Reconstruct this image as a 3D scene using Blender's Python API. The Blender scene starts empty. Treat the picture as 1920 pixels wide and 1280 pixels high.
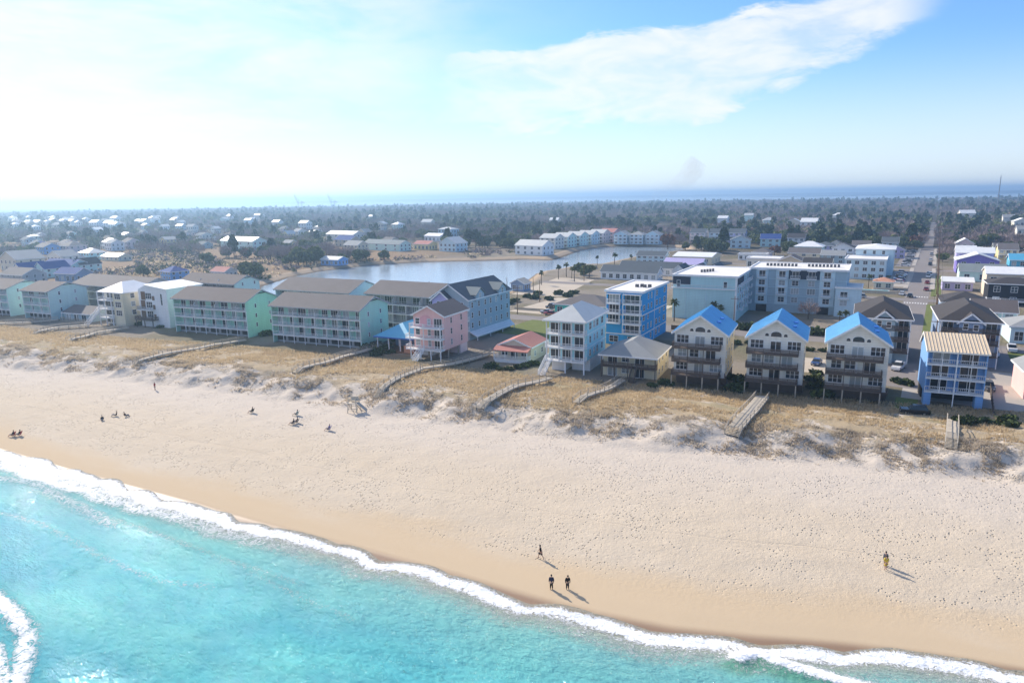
import bpy, math, random
import numpy as np
from mathutils import Matrix, Vector
random.seed(7); rng = np.random.default_rng(11)
SC = bpy.context.scene; COL = SC.collection
# ------------------------------------------------------------------ camera (x along the shore, y inland)
CAM_H = 43.0; YAW = math.radians(32.0); PITCH = math.radians(12.0); ROLL = math.atan(31 / 1920)
FW = np.array([-math.sin(YAW) * math.cos(PITCH), math.cos(YAW) * math.cos(PITCH), -math.sin(PITCH)])
RT = np.array([math.cos(YAW), math.sin(YAW), 0.0]); UP = np.cross(RT, FW)
RR = RT * math.cos(ROLL) - UP * math.sin(ROLL); UU = UP * math.cos(ROLL) + RT * math.sin(ROLL)
cam = bpy.data.cameras.new('camera'); cam.lens = 24; cam.sensor_width = 36; cam.clip_start = 1; cam.clip_end = 60000
camo = bpy.data.objects.new('camera', cam); COL.objects.link(camo)
camo.matrix_world = Matrix(((RR[0], UU[0], -FW[0], 0), (RR[1], UU[1], -FW[1], 0), (RR[2], UU[2], -FW[2], CAM_H), (0, 0, 0, 1)))
SC.camera = camo
# ------------------------------------------------------------------ light, sky, exposure
SUN_AZ = math.radians(-73); SUN_EL = math.radians(32)
sdir = Vector((math.sin(SUN_AZ) * math.cos(SUN_EL), math.cos(SUN_AZ) * math.cos(SUN_EL), math.sin(SUN_EL)))
sl = bpy.data.lights.new('sun', 'SUN'); sl.energy = 3.5; sl.angle = math.radians(0.55); sl.color = (1, .90, .77)
so = bpy.data.objects.new('sun', sl); COL.objects.link(so); so.rotation_euler = sdir.to_track_quat('Z', 'Y').to_euler()
SC.view_settings.view_transform = 'Standard'; SC.view_settings.look = 'None'; SC.view_settings.exposure = 0.9; SC.view_settings.gamma = 1
SC.cycles.use_denoising = True; SC.cycles.volume_bounces = 0; SC.cycles.max_bounces = 6; SC.cycles.sample_clamp_indirect = 6
world = bpy.data.worlds.new('World'); SC.world = world; world.use_nodes = True
nt = world.node_tree; nt.nodes.clear()

class NT:
    """tiny node helper"""
    def __init__(s, tree): s.t = tree
    def n(s, typ, ins=None, **kw):
        nd = s.t.nodes.new(typ)
        for k, v in kw.items(): setattr(nd, k, v)
        for k, v in (ins or {}).items(): s.set(nd.inputs[k], v)
        return nd
    def set(s, sock, v):
        if hasattr(v, 'is_output') or isinstance(v, bpy.types.NodeSocket): s.t.links.new(v, sock)
        elif isinstance(v, bpy.types.Node): s.t.links.new(v.outputs[0], sock)
        else:
            if isinstance(v, (tuple, list)) and len(v) == 3 and sock.type == 'RGBA': v = tuple(v) + (1,)
            sock.default_value = v
    def m(s, op, a, b=None, c=None, clamp=False):
        nd = s.t.nodes.new('ShaderNodeMath'); nd.operation = op; nd.use_clamp = clamp
        for i, v in enumerate((a, b, c)):
            if v is not None: s.set(nd.inputs[i], v)
        return nd.outputs[0]
    def ss(s, v, lo, hi):       # smoothstep
        nd = s.t.nodes.new('ShaderNodeMapRange'); nd.interpolation_type = 'SMOOTHSTEP'
        s.set(nd.inputs[0], v); s.set(nd.inputs[1], lo); s.set(nd.inputs[2], hi); return nd.outputs[0]
    def mix(s, f, a, b, blend='MIX'):
        nd = s.t.nodes.new('ShaderNodeMix'); nd.data_type = 'RGBA'; nd.blend_type = blend
        s.set(nd.inputs[0], f); s.set(nd.inputs[6], a); s.set(nd.inputs[7], b); return nd.outputs[2]
    def noise(s, vec, scale, detail=4, rough=.55, dist=0.0):
        nd = s.n('ShaderNodeTexNoise', {'Scale': scale, 'Detail': detail, 'Roughness': rough, 'Distortion': dist})
        if vec is not None: s.set(nd.inputs['Vector'], vec)
        return nd.outputs['Fac']
    def mapv(s, vec, scale=(1, 1, 1), loc=(0, 0, 0), rot=(0, 0, 0)):
        nd = s.n('ShaderNodeMapping', {'Scale': scale, 'Location': loc, 'Rotation': rot}); s.set(nd.inputs['Vector'], vec); return nd.outputs[0]

w = NT(nt)
sky = w.n('ShaderNodeTexSky'); sky.sky_type = 'NISHITA'; sky.sun_disc = False; sky.sun_elevation = SUN_EL; sky.sun_rotation = SUN_AZ
sky.altitude = 10; sky.air_density = 1.0; sky.dust_density = 0.35; sky.ozone_density = 3.0
geo = w.n('ShaderNodeTexCoord').outputs['Generated']
sep = w.n('ShaderNodeSeparateXYZ', {0: geo})
# azimuth and elevation in degrees (azimuth from +Y towards +X)
az = w.m('MULTIPLY', w.m('ARCTAN2', sep.outputs[0], sep.outputs[1]), 57.2958)
el = w.m('MULTIPLY', w.m('ARCSINE', sep.outputs[2]), 57.2958)
cv = w.n('ShaderNodeCombineXYZ', {0: az, 1: el, 2: 0}).outputs[0]
fine = w.noise(w.mapv(cv, (.16, .5, 1), rot=(0, 0, math.radians(-14))), 1.0, 7, .62, .4)
big = w.noise(w.mapv(cv, (.05, .16, 1), loc=(3, 1.3, 0), rot=(0, 0, math.radians(-12))), 1.0, 5, .6, .6)
wob = w.m('MULTIPLY', w.m('SUBTRACT', fine, .5), 3.4)
# wedge-shaped cloud bank: below its upper edge, above its lower edge, fading out to the left
CLOUD_TOP = (0.085, 12.4); CLOUD_BOT = (0.42, 3.7)          # el = slope*(az+20) + offset
rel = w.m('ADD', az, 20)
top = w.m('ADD', w.m('SUBTRACT', w.m('MULTIPLY_ADD', rel, CLOUD_TOP[0], CLOUD_TOP[1]), el), wob)
bot = w.m('ADD', w.m('SUBTRACT', el, w.m('MAXIMUM', w.m('MULTIPLY_ADD', rel, CLOUD_BOT[0], CLOUD_BOT[1]), 4.8)), w.m('MULTIPLY', wob, 1.3))
wedge = w.m('MULTIPLY', w.ss(top, -.1, .6), w.ss(bot, -.5, 1.2))
wedge = w.m('MULTIPLY', wedge, w.m('MULTIPLY', w.ss(az, -46, -30), w.ss(w.m('ADD', az, wob), 0, -5)))
wedge = w.m('MULTIPLY', wedge, w.m('MULTIPLY_ADD', w.ss(fine, .25, .68), .5, .36))
cirrus = w.m('MULTIPLY', w.ss(big, .42, .72), w.m('MULTIPLY_ADD', w.ss(fine, .3, .75), .75, .1))
cirrus = w.m('MULTIPLY', cirrus, w.ss(az, -8, -50)) 
low = w.m('MULTIPLY', w.ss(el, 11, 1), .55); veil = w.m('MULTIPLY', w.ss(az, -20, -58), w.m('MULTIPLY_ADD', w.ss(big, .35, .65), .5, w.m('MULTIPLY_ADD', w.ss(fine, .3, .7), .3, .18)))
cl = w.m('MAXIMUM', wedge, w.m('MAXIMUM', w.m('MAXIMUM', cirrus, veil), low), clamp=True)
SKY_STRENGTH = .10
skyc = w.mix(1.0, sky.outputs[0], (.61, .81, 1.06), 'MULTIPLY')
col = w.mix(cl, skyc, (5.6, 5.6, 6.0))
bg = w.n('ShaderNodeBackground', {0: col, 1: SKY_STRENGTH})
w.n('ShaderNodeOutputWorld', {0: bg.outputs[0]})
# ------------------------------------------------------------------ helpers
def ray(u, v):
    d = FW * 1280 + RR * (u - 960) + UU * (640 - v); return d / np.linalg.norm(d)
def G(u, v, z=3.0):                       # photo pixel -> point at height z
    d = ray(u, v); k = (z - CAM_H) / d[2]; return (d[0] * k, d[1] * k, z)
def lin(*c): return tuple(((x / 255) / 12.92 if x / 255 <= .04045 else ((x / 255 + .055) / 1.055) ** 2.4) for x in c)
class MB:
    def __init__(s): s.v = []; s.f = []; s.mi = []
    def poly(s, pts, m=0):
        k = len(s.v); s.v += [tuple(p) for p in pts]; s.f.append(tuple(range(k, k + len(pts)))); s.mi.append(m); return s
    def hexa(s, b, t, m=0):               # two quads of 4 points, bottom and top (same winding, ccw from above)
        k = len(s.v); s.v += [tuple(p) for p in b] + [tuple(p) for p in t]
        for q in ((3, 2, 1, 0), (4, 5, 6, 7), (0, 1, 5, 4), (1, 2, 6, 5), (2, 3, 7, 6), (3, 0, 4, 7)):
            s.f.append(tuple(k + i for i in q)); s.mi.append(m)
        return s
    def box(s, x0, x1, y0, y1, z0, z1, m=0):
        return s.hexa(((x0, y0, z0), (x1, y0, z0), (x1, y1, z0), (x0, y1, z0)), ((x0, y0, z1), (x1, y0, z1), (x1, y1, z1), (x0, y1, z1)), m)
    def bar(s, p, q, wd, ht=None, m=0):   # beam from p to q
        p = Vector(p); q = Vector(q); d = (q - p)
        if d.length < 1e-6: return s
        d.normalize(); ht = ht or wd
        side = d.cross(Vector((0, 0, 1)))
        if side.length < 1e-4: side = Vector((1, 0, 0))
        side.normalize(); u = side.cross(d)
        a = side * wd / 2; b = u * ht / 2
        return s.hexa((p - a - b, p + a - b, p + a + b, p - a + b), (q - a - b, q + a - b, q + a + b, q - a + b), m)
    def prism(s, prof, y0, y1, m=0):      # profile in xz (ccw seen from -y) extruded along y
        n = len(prof); k = len(s.v)
        s.v += [(x, y0, z) for x, z in prof] + [(x, y1, z) for x, z in prof]
        s.f.append(tuple(range(k, k + n))); s.mi.append(m); s.f.append(tuple(range(k + 2 * n - 1, k + n - 1, -1))); s.mi.append(m)
        for i in range(n):
            j = (i + 1) % n; s.f.append((k + j, k + i, k + n + i, k + n + j)); s.mi.append(m)
        return s
    def prismx(s, prof, x0, x1, m=0):     # profile in yz extruded along x
        n = len(prof); k = len(s.v)
        s.v += [(x0, y, z) for y, z in prof] + [(x1, y, z) for y, z in prof]
        s.f.append(tuple(range(k + n - 1, k - 1, -1))); s.mi.append(m); s.f.append(tuple(range(k + n, k + 2 * n))); s.mi.append(m)
        for i in range(n):
            j = (i + 1) % n; s.f.append((k + i, k + j, k + n + j, k + n + i)); s.mi.append(m)
        return s
    def tube(s, pts, rad, n=8, m=0, cap=True):
        k0 = len(s.v); pts = [Vector(p) for p in pts]
        for i, p in enumerate(pts):
            d = (pts[min(i + 1, len(pts) - 1)] - pts[max(i - 1, 0)]).normalized()
            a = d.cross(Vector((0, 0, 1))); a = a.normalized() if a.length > 1e-3 else Vector((1, 0, 0)); b = d.cross(a)
            r = rad[i] if isinstance(rad, (list, tuple)) else rad
            for j in range(n):
                t = 2 * math.pi * j / n; s.v.append(tuple(p + a * (r * math.cos(t)) + b * (r * math.sin(t))))
        for i in range(len(pts) - 1):
            for j in range(n):
                a0 = k0 + i * n + j; a1 = k0 + i * n + (j + 1) % n; s.f.append((a0, a1, a1 + n, a0 + n)); s.mi.append(m)
        if cap:
            s.f.append(tuple(range(k0 + n - 1, k0 - 1, -1))); s.mi.append(m)
            e = k0 + (len(pts) - 1) * n; s.f.append(tuple(range(e, e + n))); s.mi.append(m)
        return s
    def mesh(s, name, mats):
        me = bpy.data.meshes.new(name); me.from_pydata(s.v, [], s.f)
        for mm in (mats if isinstance(mats, (list, tuple)) else [mats]): me.materials.append(M[mm] if isinstance(mm, str) else mm)
        if any(s.mi): me.polygons.foreach_set('material_index', s.mi)
        me.update(); return me
def link(name, data, parent=None, loc=(0, 0, 0), rz=0.0):
    o = bpy.data.objects.new(name, data); COL.objects.link(o); o.location = loc; o.rotation_euler = (0, 0, rz)
    if parent: o.parent = parent
    return o
def tag(o, label=None, cat=None, group=None, kind=None):
    for k, v in (('label', label), ('category', cat), ('group', group), ('kind', kind)):
        if v: o[k] = v
    return o
def thing(name, label, cat, loc, rz=0.0, group=None): return tag(link(name, None, None, loc, rz), label, cat, group)
def npmesh(name, V, Fq, mat, attrs=None, smooth=False, cols=None):
    """fast mesh from numpy: V (n,3), Fq (m,k) faces all with k corners"""
    me = bpy.data.meshes.new(name); V = np.asarray(V, np.float32); Fq = np.asarray(Fq, np.int32); k = Fq.shape[1]
    me.vertices.add(len(V)); me.vertices.foreach_set('co', V.ravel())
    me.loops.add(Fq.size); me.loops.foreach_set('vertex_index', Fq.ravel())
    me.polygons.add(len(Fq)); me.polygons.foreach_set('loop_start', np.arange(0, Fq.size, k, dtype=np.int32))
    me.polygons.foreach_set('use_smooth', np.full(len(Fq), smooth))
    for nme, arr in (attrs or {}).items():
        at = me.attributes.new(nme, 'FLOAT', 'POINT'); at.data.foreach_set('value', np.asarray(arr, np.float32).ravel())
    me.materials.append(M[mat] if isinstance(mat, str) else mat); me.update(calc_edges=True); me.validate(); return me
LAT = {}
def vnoise(x, y, seed=0):
    """2-D value noise on numpy arrays, 0..1"""
    r = LAT.setdefault(seed, None) if LAT.get(seed) is not None else LAT.__setitem__(seed, np.random.default_rng(seed).random((256, 256))) or LAT[seed]
    xi = np.floor(x).astype(int); yi = np.floor(y).astype(int)
    fx = x - xi; fy = y - yi; fx = fx * fx * (3 - 2 * fx); fy = fy * fy * (3 - 2 * fy); a = xi & 255; b = yi & 255; a1 = (a + 1) & 255; b1 = (b + 1) & 255
    return (r[a, b] * (1 - fx) + r[a1, b] * fx) * (1 - fy) + (r[a, b1] * (1 - fx) + r[a1, b1] * fx) * fy
def fbm(x, y, seed=0, oct=4, gain=.5):
    t = 0; a = 1; n = 0
    for i in range(oct): t = t + a * vnoise(x * 2 ** i, y * 2 ** i, seed + i); n += a; a *= gain
    return t / n
def sst(v, lo, hi): t = np.clip((v - lo) / (hi - lo), 0, 1); return t * t * (3 - 2 * t)
# ------------------------------------------------------------------ materials
M = {}
def mat(name):
    m = bpy.data.materials.new(name); m.use_nodes = True; m.node_tree.nodes.clear(); M[name] = m; return NT(m.node_tree)
def out(h, bsdf, vol=None): h.n('ShaderNodeOutputMaterial', {0: bsdf} if vol is None else {'Volume': vol})
def paint(name, c, rough=.6, var=.12, scale=.6, spec=.3, metal=0.0, fine=0.0, siding=False):
    h = mat(name); tc = h.n('ShaderNodeTexCoord').outputs['Object']
    n1 = h.noise(tc, scale, 5, .6); f = h.m('MULTIPLY_ADD', n1, 2 * var, 1 - var)
    if fine: f = h.m('MULTIPLY', f, h.m('MULTIPLY_ADD', h.noise(tc, 9, 3, .7), 2 * fine, 1 - fine))
    if siding:
        st = h.noise(h.mapv(tc, (1.6, 1.6, .12)), 1, 4, .6); f = h.m('MULTIPLY', f, h.m('MULTIPLY_ADD', h.ss(st, .35, .75), -.08, 1.03))
        wv = h.n('ShaderNodeTexWave', {'Vector': tc, 'Scale': .62, 'Distortion': 0.0}, bands_direction='Z', wave_profile='SAW').outputs['Fac']; f = h.m('MULTIPLY', f, h.m('MULTIPLY_ADD', wv, .12, .93))
    cc = h.n('ShaderNodeVectorMath', {0: c, 1: h.n('ShaderNodeCombineXYZ', {0: f, 1: f, 2: f}).outputs[0]}, operation='MULTIPLY').outputs[0]
    out(h, h.n('ShaderNodeBsdfPrincipled', {'Base Color': cc, 'Roughness': rough, 'Specular IOR Level': spec, 'Metallic': metal}).outputs[0])
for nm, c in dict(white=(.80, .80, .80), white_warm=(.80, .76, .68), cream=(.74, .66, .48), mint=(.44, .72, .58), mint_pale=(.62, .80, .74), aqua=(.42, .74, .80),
                  aqua_trim=(.72, .86, .88), royal=(.05, .36, .70), royal_dark=(.04, .16, .50), skyblue=(.46, .66, .68), bluegrey=(.36, .47, .53), slateblue=(.24, .32, .46),
                  pink=(.80, .50, .47), rose=(.72, .38, .40), lavender=(.46, .42, .66), purple=(.22, .18, .50), grey=(.42, .43, .44), grey_dark=(.13, .13, .14), tan=(.62, .50, .36), beige=(.66, .58, .46),
                  teal=(.10, .58, .48), yellow=(.78, .66, .36), powder=(.56, .70, .76), cornflower=(.20, .38, .68), black_paint=(.03, .03, .035), terracotta=(.55, .28, .18), palepink=(.75, .60, .60),
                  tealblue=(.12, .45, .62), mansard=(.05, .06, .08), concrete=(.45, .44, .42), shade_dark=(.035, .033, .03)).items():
    paint(nm, c, .75, .09, .35, .15, siding=True)
for nm, c in dict(roof_brown=(.14, .12, .115), roof_dark=(.065, .060, .060), roof_grey=(.30, .31, .31), roof_slate=(.10, .12, .135), roof_taupe=(.16, .145, .14), roof_red=(.45, .20, .17),
                  roof_navy=(.03, .07, .24), roof_greygreen=(.22, .25, .25)).items():
    paint(nm, c, .85, .16, .25, .2, fine=.28)
for nm, c in dict(metal_blue=(.17, .46, .72), metal_cyan=(.10, .40, .60), metal_grey=(.52, .53, .51), metal_tan=(.68, .56, .40), metal_white=(.80, .80, .78), metal_navy=(.04, .10, .42)).items():
    paint(nm, c, .5, .16, .5, .4, fine=.08)
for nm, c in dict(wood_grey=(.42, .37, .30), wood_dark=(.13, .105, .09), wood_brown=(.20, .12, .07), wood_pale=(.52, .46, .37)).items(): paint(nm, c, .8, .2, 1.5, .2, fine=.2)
paint('membrane', (.74, .72, .68), .8, .08, .15, .2); paint('rubber', (.02, .02, .02), .8); paint('chrome', (.6, .6, .6), .3, .02, 1, .5, 1.0)
paint('skin', (.50, .30, .21), .55, .04); paint('skin_dark', (.30, .17, .11), .55, .04); paint('hair', (.02, .015, .012), .5); paint('cloth_black', (.015, .015, .018), .85); paint('cloth_navy', (.03, .035, .07), .85); paint('cloth_yellow', (.62, .46, .06), .85)
paint('cloth_grey', (.2, .2, .22), .85); paint('cloth_red', (.35, .05, .05), .85); paint('cloth_blue', (.03, .04, .30), .85); paint('cloth_teal', (.05, .2, .22), .85); paint('trunk', (.11, .085, .065), .9, .2, 2)
def glass(name, c, rough=.08):
    h = mat(name); tc = h.n('ShaderNodeTexCoord').outputs['Object']; oi = h.n('ShaderNodeObjectInfo').outputs['Random']
    f = h.m('MULTIPLY_ADD', h.noise(tc, .9, 2), .5, h.m('MULTIPLY_ADD', oi, .7, .35))
    cc = h.n('ShaderNodeVectorMath', {0: c, 1: h.n('ShaderNodeCombineXYZ', {0: f, 1: f, 2: f}).outputs[0]}, operation='MULTIPLY').outputs[0]
    out(h, h.n('ShaderNodeBsdfPrincipled', {'Base Color': cc, 'Roughness': rough, 'Specular IOR Level': .55}).outputs[0])
glass('glass', (.035, .045, .055)); glass('glass_curtain', (.34, .37, .38), .15); glass('car_glass', (.02, .025, .03))
for nm, c in dict(car_white=(.75, .75, .76), car_black=(.02, .02, .022), car_silver=(.42, .43, .45), car_red=(.35, .03, .03), car_blue=(.05, .10, .25), car_grey=(.14, .145, .15)).items(): paint(nm, c, .25, .02, 1, .6)
# ------------------------------------------------------------------ terrain
SHX = [-11000, -600, -137, -115, -94, -75, -60, -47, -36, -27, -19, -12, -3, 3, 10, 40, 7000]
SHY = [-700, 20, 48.7, 50.4, 52.1, 53.4, 54.9, 56, 56.7, 57.4, 59.0, 61.6, 65.6, 67.7, 69.5, 75, 1100]
DFX = [-11000, -600, -240, -201, -171, -136, -105, -79, -58, -39, -23, -8, 6, 14, 60, 7000]
DFY = [-660, 38, 70, 77, 84, 89.8, 93.5, 96.2, 99.6, 102.8, 106.6, 110.6, 113.8, 115.5, 124, 1150]
def ys(x): return np.interp(x, SHX, SHY)
def yd(x): return np.interp(x, DFX, DFY)
LAKE = [G(*p, 1.5)[:2] for p in ((480, 556), (492, 536), (545, 519), (600, 508), (700, 496), (800, 490.5), (900, 488.5), (985, 486), (1035, 487.5), (1060, 479), (1085, 470), (1110, 465), (1145, 461.5), (1210, 462), (1278, 464), (1285, 470), (1215, 478), (1180, 484), (1120, 497), (1085, 497), (1040, 507), (1005, 512), (985, 527), (950, 548), (880, 570), (700, 585))]
def poly_sd(px, py, poly):
    """signed distance to polygon, negative inside"""
    P = np.array(poly); inside = np.zeros(px.shape, bool); dm = np.full(px.shape, 1e18)
    for i in range(len(P)):
        a = P[i]; b = P[(i + 1) % len(P)]; e = b - a; wx = px - a[0]; wy = py - a[1]
        t = np.clip((wx * e[0] + wy * e[1]) / (e @ e), 0, 1); dm = np.minimum(dm, (wx - t * e[0]) ** 2 + (wy - t * e[1]) ** 2)
        cnd = ((a[1] > py) != (b[1] > py)) & (px < e[0] * (py - a[1]) / (e[1] if abs(e[1]) > 1e-9 else 1e-9) + a[0]); inside ^= cnd
    d = np.sqrt(dm); return np.where(inside, -d, d)
def zf(x, y, full=False):
    x = np.asarray(x, float); y = np.asarray(y, float); s = ys(x); f = yd(x); b = (y - s) / (f - s); q = y - f
    z = np.interp(b, [-40, -3, -.4, 0, .08, .35, .8, 1, 1.3], [-6, -4, -1.0, 0, .35, 1.1, 1.7, 2.0, 2.0])
    near = (x > -420) & (x < 90) & (q > -15) & (q < 45)
    lump = fbm(x / 9 + 50, y / 6 + 50, 3, 4); small = fbm(x / 2.6 + 9, y / 2.0 + 9, 21, 3)
    ridge = 2.6 * sst(q + 7 * (lump - .5), -2, 9) - 1.6 * sst(q, 12, 30)
    win = sst(q, -5, 3) * (1 - sst(q, 22, 33))
    z = z + ridge + win * ((lump - .5) * 1.0 + (small - .5) * .65) * 1.0
    beach = sst(b, .08, .3) * (1 - sst(b, .95, 1.05)); z = z + beach * (fbm(x / 3, y / 2.2, 5, 3) - .5) * .16
    inl = q > 33
    z = np.where(inl, 3.0, z)
    m = (x > -420) & (x < -100) & (y > 120) & (y < 620)
    if m.any():
        ls = np.full(x.shape, 1e3); ls[m] = poly_sd(x[m], y[m], LAKE); z = np.where(m, np.minimum(z, np.interp(ls, [-6, 0, 2.5, 5, 9], [-1.5, 1.2, 1.9, 2.9, 3.0])), z)
    z = np.where(y > 3150 + .12 * x, -3.0, z)
    return (z, b, q) if full else z
def zg(x, y): return float(zf(np.array([x]), np.array([y]))[0])
def ground(u, v, lift=0.0):
    z = 3.0
    for _ in range(12):
        p = G(u, v, z + lift); z = zg(p[0], p[1])
    return Vector((p[0], p[1], z))
xs = np.concatenate([-np.geomspace(11000, 430, 50), np.arange(-420, -250, 1.0), np.arange(-250, 40, .5), np.arange(40, 90, 2), np.geomspace(90, 7000, 40)])
ds = np.concatenate([-np.geomspace(3000, 45, 14), np.arange(-40, -4, 3.0), np.arange(-4, 95, .5), np.arange(95, 130, 1.5), np.arange(130, 560, 4.0), np.geomspace(560, 12500, 50)])
X, D = np.meshgrid(xs, ds, indexing='ij'); Y = ys(X) + D
# far inland straighten the rows so that the sheet ends squarely
Z, Bf, Q = zf(X, Y, True)
nx, nd = X.shape; idx = np.arange(nx * nd).reshape(nx, nd)
Fq = np.stack([idx[:-1, :-1], idx[1:, :-1], idx[1:, 1:], idx[:-1, 1:]], -1).reshape(-1, 4)
lk = np.full(X.shape, 500.0); mk = (X > -460) & (X < -80) & (Y > 120) & (Y < 660); lk[mk] = poly_sd(X[mk], Y[mk], LAKE)
h = mat('ground'); tc = h.n('ShaderNodeNewGeometry').outputs['Position']
at = lambda n: h.n('ShaderNodeAttribute', attribute_name=n).outputs['Fac']
b_, q_, lk_ = at('beach'), at('dune'), at('lake')
n_big = h.noise(h.mapv(tc, (.035, .07, 1), rot=(0, 0, .1)), 1, 5, .6); n_mid = h.noise(h.mapv(tc, (.25, .35, .3)), 1, 5, .6); n_fine = h.noise(tc, 1.6, 5, .65); n_vf = h.noise(tc, 6, 3, .7)
bb = h.m('ADD', b_, h.m('MULTIPLY', h.m('SUBTRACT', n_big, .5), .35))
tanc = h.mix(h.m('MULTIPLY_ADD', n_big, 1.1, h.m('MULTIPLY_ADD', n_mid, .7, -.4), clamp=True), (.53, .44, .325), (.62, .53, .41)); pale = h.mix(n_fine, (.54, .465, .38), (.64, .565, .475)); smooth_tan = (.57, .445, .295)
sand = h.mix(h.ss(bb, .10, .26), smooth_tan, tanc); sand = h.mix(h.ss(bb, .45, .95), sand, pale)
# scattered shell and trample specks
vor = h.n('ShaderNodeTexVoronoi', {'Vector': tc, 'Scale': 2.0, 'Randomness': 1.0}); 
pat = h.m('MULTIPLY', h.m('MULTIPLY', h.ss(n_mid, .45, .62), h.ss(n_big, .38, .56)), h.m('MULTIPLY', h.ss(b_, .12, .2), h.ss(b_, 1.2, .95)))
trk = None
for c0 in (.41,):
    tb = h.ss(h.m('ABSOLUTE', h.m('SUBTRACT', h.m('ADD', b_, h.m('MULTIPLY', h.m('SUBTRACT', n_big, .5), .12)), c0)), .007, .002); trk = tb if trk is None else h.m('MAXIMUM', trk, tb)
trk = h.m('MULTIPLY', trk, h.ss(n_fine, .40, .55))
dent = h.m('MULTIPLY', h.ss(vor.outputs['Distance'], .30, .12), pat)
wet = h.ss(h.m('ADD', b_, h.m('MULTIPLY', h.m('SUBTRACT', n_big, .5), .02)), .045, .012)
sand = h.mix(h.m('MULTIPLY', wet, .85), sand, (.25, .15, .085))
# dune grass: dry straw between bare sand, sparse grey tufts on the seaward face
cov = h.m('ADD', h.m('MULTIPLY', n_mid, .7), h.m('MULTIPLY', n_fine, .5))
thr = h.n('ShaderNodeMapRange', {0: q_, 1: 2, 2: 11, 3: .66, 4: .50}).outputs[0]
gm = h.m('MULTIPLY', h.ss(h.m('SUBTRACT', cov, thr), -.03, .09), h.ss(q_, -2, 2))
straw = h.mix(n_fine, (.42, .325, .205), (.60, .485, .325)); straw = h.mix(h.m('MULTIPLY', h.ss(n_big, .5, .68), .7), straw, (.36, .32, .19))
straw = h.mix(h.ss(q_, 9, 4), straw, h.mix(n_fine, (.38, .32, .25), (.52, .45, .36))); grd = h.mix(gm, sand, straw)
# town: sandy grey lots, dry and green turf, darker forest floor farther inland
ypos = h.n('ShaderNodeSeparateXYZ', {0: tc}).outputs[1]
n_lot = h.noise(h.mapv(tc, (.022, .03, 1)), 1, 4, .55)
lot = h.mix(h.ss(n_lot, .45, .58), (.36, .31, .25), (.20, .18, .09)); lot = h.mix(h.ss(n_lot, .60, .70), lot, (.13, .16, .05)); lot = h.mix(n_fine, lot, (.27, .23, .18), 'MIX')
fl = h.mix(n_mid, (.07, .062, .04), (.12, .10, .07)); far = h.ss(ypos, 330, 620)
marsh = h.m('MULTIPLY', h.ss(h.n('ShaderNodeSeparateXYZ', {0: tc}).outputs[0], -240, -330), h.ss(ypos, 520, 380))
fl = h.mix(marsh, fl, h.mix(n_mid, (.36, .23, .14), (.25, .19, .11)))
lot = h.mix(h.m('MAXIMUM', far, marsh), lot, fl)
grd = h.mix(h.ss(q_, 29, 34), grd, lot)
grd = h.mix(h.ss(lk_, 9, 5), grd, (.50, .38, .26)); grd = h.mix(h.ss(lk_, 2.6, .5), grd, (.20, .15, .10))
hgt = h.m('ADD', h.m('MULTIPLY', n_fine, .16), h.m('MULTIPLY', n_vf, .05)); hgt = h.m('SUBTRACT', h.m('SUBTRACT', hgt, h.m('MULTIPLY', trk, .07)), h.m('MULTIPLY', dent, .8))
hgt = h.m('MULTIPLY', hgt, h.m('MULTIPLY_ADD', h.ss(b_, .06, .25), .9, .1)); hgt = h.m('ADD', hgt, h.m('MULTIPLY', gm, h.m('MULTIPLY', n_vf, .5)))
bmp = h.n('ShaderNodeBump', {'Strength': .75, 'Distance': 1.0, 'Height': hgt})
rough = h.m('MULTIPLY_ADD', wet, -.65, .95)
out(h, h.n('ShaderNodeBsdfPrincipled', {'Base Color': grd, 'Roughness': rough, 'Specular IOR Level': h.m('MULTIPLY_ADD', wet, .35, .1), 'Normal': bmp.outputs[0]}).outputs[0])
tag(link('ground', npmesh('ground', np.stack([X, Y, Z], -1).reshape(-1, 3), Fq, 'ground', {'beach': Bf, 'dune': Q, 'lake': lk}, True)), kind='structure')
# ------------------------------------------------------------------ sea
h = mat('sea'); tc = h.n('ShaderNodeNewGeometry').outputs['Position']
fo, sdv, br = at('foam_glint'), at('offshore'), at('crest')
na = h.noise(h.mapv(tc, (.05, .09, 1), rot=(0, 0, .12)), 1, 4, .6); nb = h.noise(h.mapv(tc, (.22, .5, 1), rot=(0, 0, .2)), 1, 5, .6); nw = h.noise(h.mapv(tc, (1.0, 1.9, 1), rot=(0, 0, .35)), 1, 5, .62); nf = h.noise(tc, 3.4, 6, .72, .6); nl = h.noise(h.mapv(tc, (.9, .9, 1)), 1, 6, .7, 1.2)
c = h.mix(h.ss(na, .3, .7), (.075, .37, .43), (.13, .51, .49)); c = h.mix(h.m('MULTIPLY', h.ss(nb, .45, .75), .55), c, (.05, .34, .37))
c = h.mix(h.m('MULTIPLY', h.ss(sdv, 16, 2), .45), c, (.30, .52, .42)); c = h.mix(h.m('MULTIPLY', h.ss(sdv, 5.5, .4), .85), c, (.36, .27, .18)); c = h.mix(br, c, (.10, .30, .20))
web = h.m('SUBTRACT', 1, h.m('MULTIPLY', h.m('ABSOLUTE', h.m('SUBTRACT', nl, .5)), 5), clamp=True)
fm = h.m('ADD', h.m('MULTIPLY', nf, .85), h.m('MULTIPLY_ADD', web, .6, h.m('MULTIPLY_ADD', h.noise(tc, 9, 3, .7), .5, -.55))); foam_glint = h.ss(h.m('ADD', fm, h.m('MULTIPLY_ADD', fo, 1.05, -.88)), .0, .36)
c = h.mix(foam_glint, c, (.86, .88, .88))
hh = h.m('ADD', h.m('MULTIPLY', nw, .30), h.m('ADD', h.m('MULTIPLY', nf, .03), h.m('MULTIPLY', nb, .55)))
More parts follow.
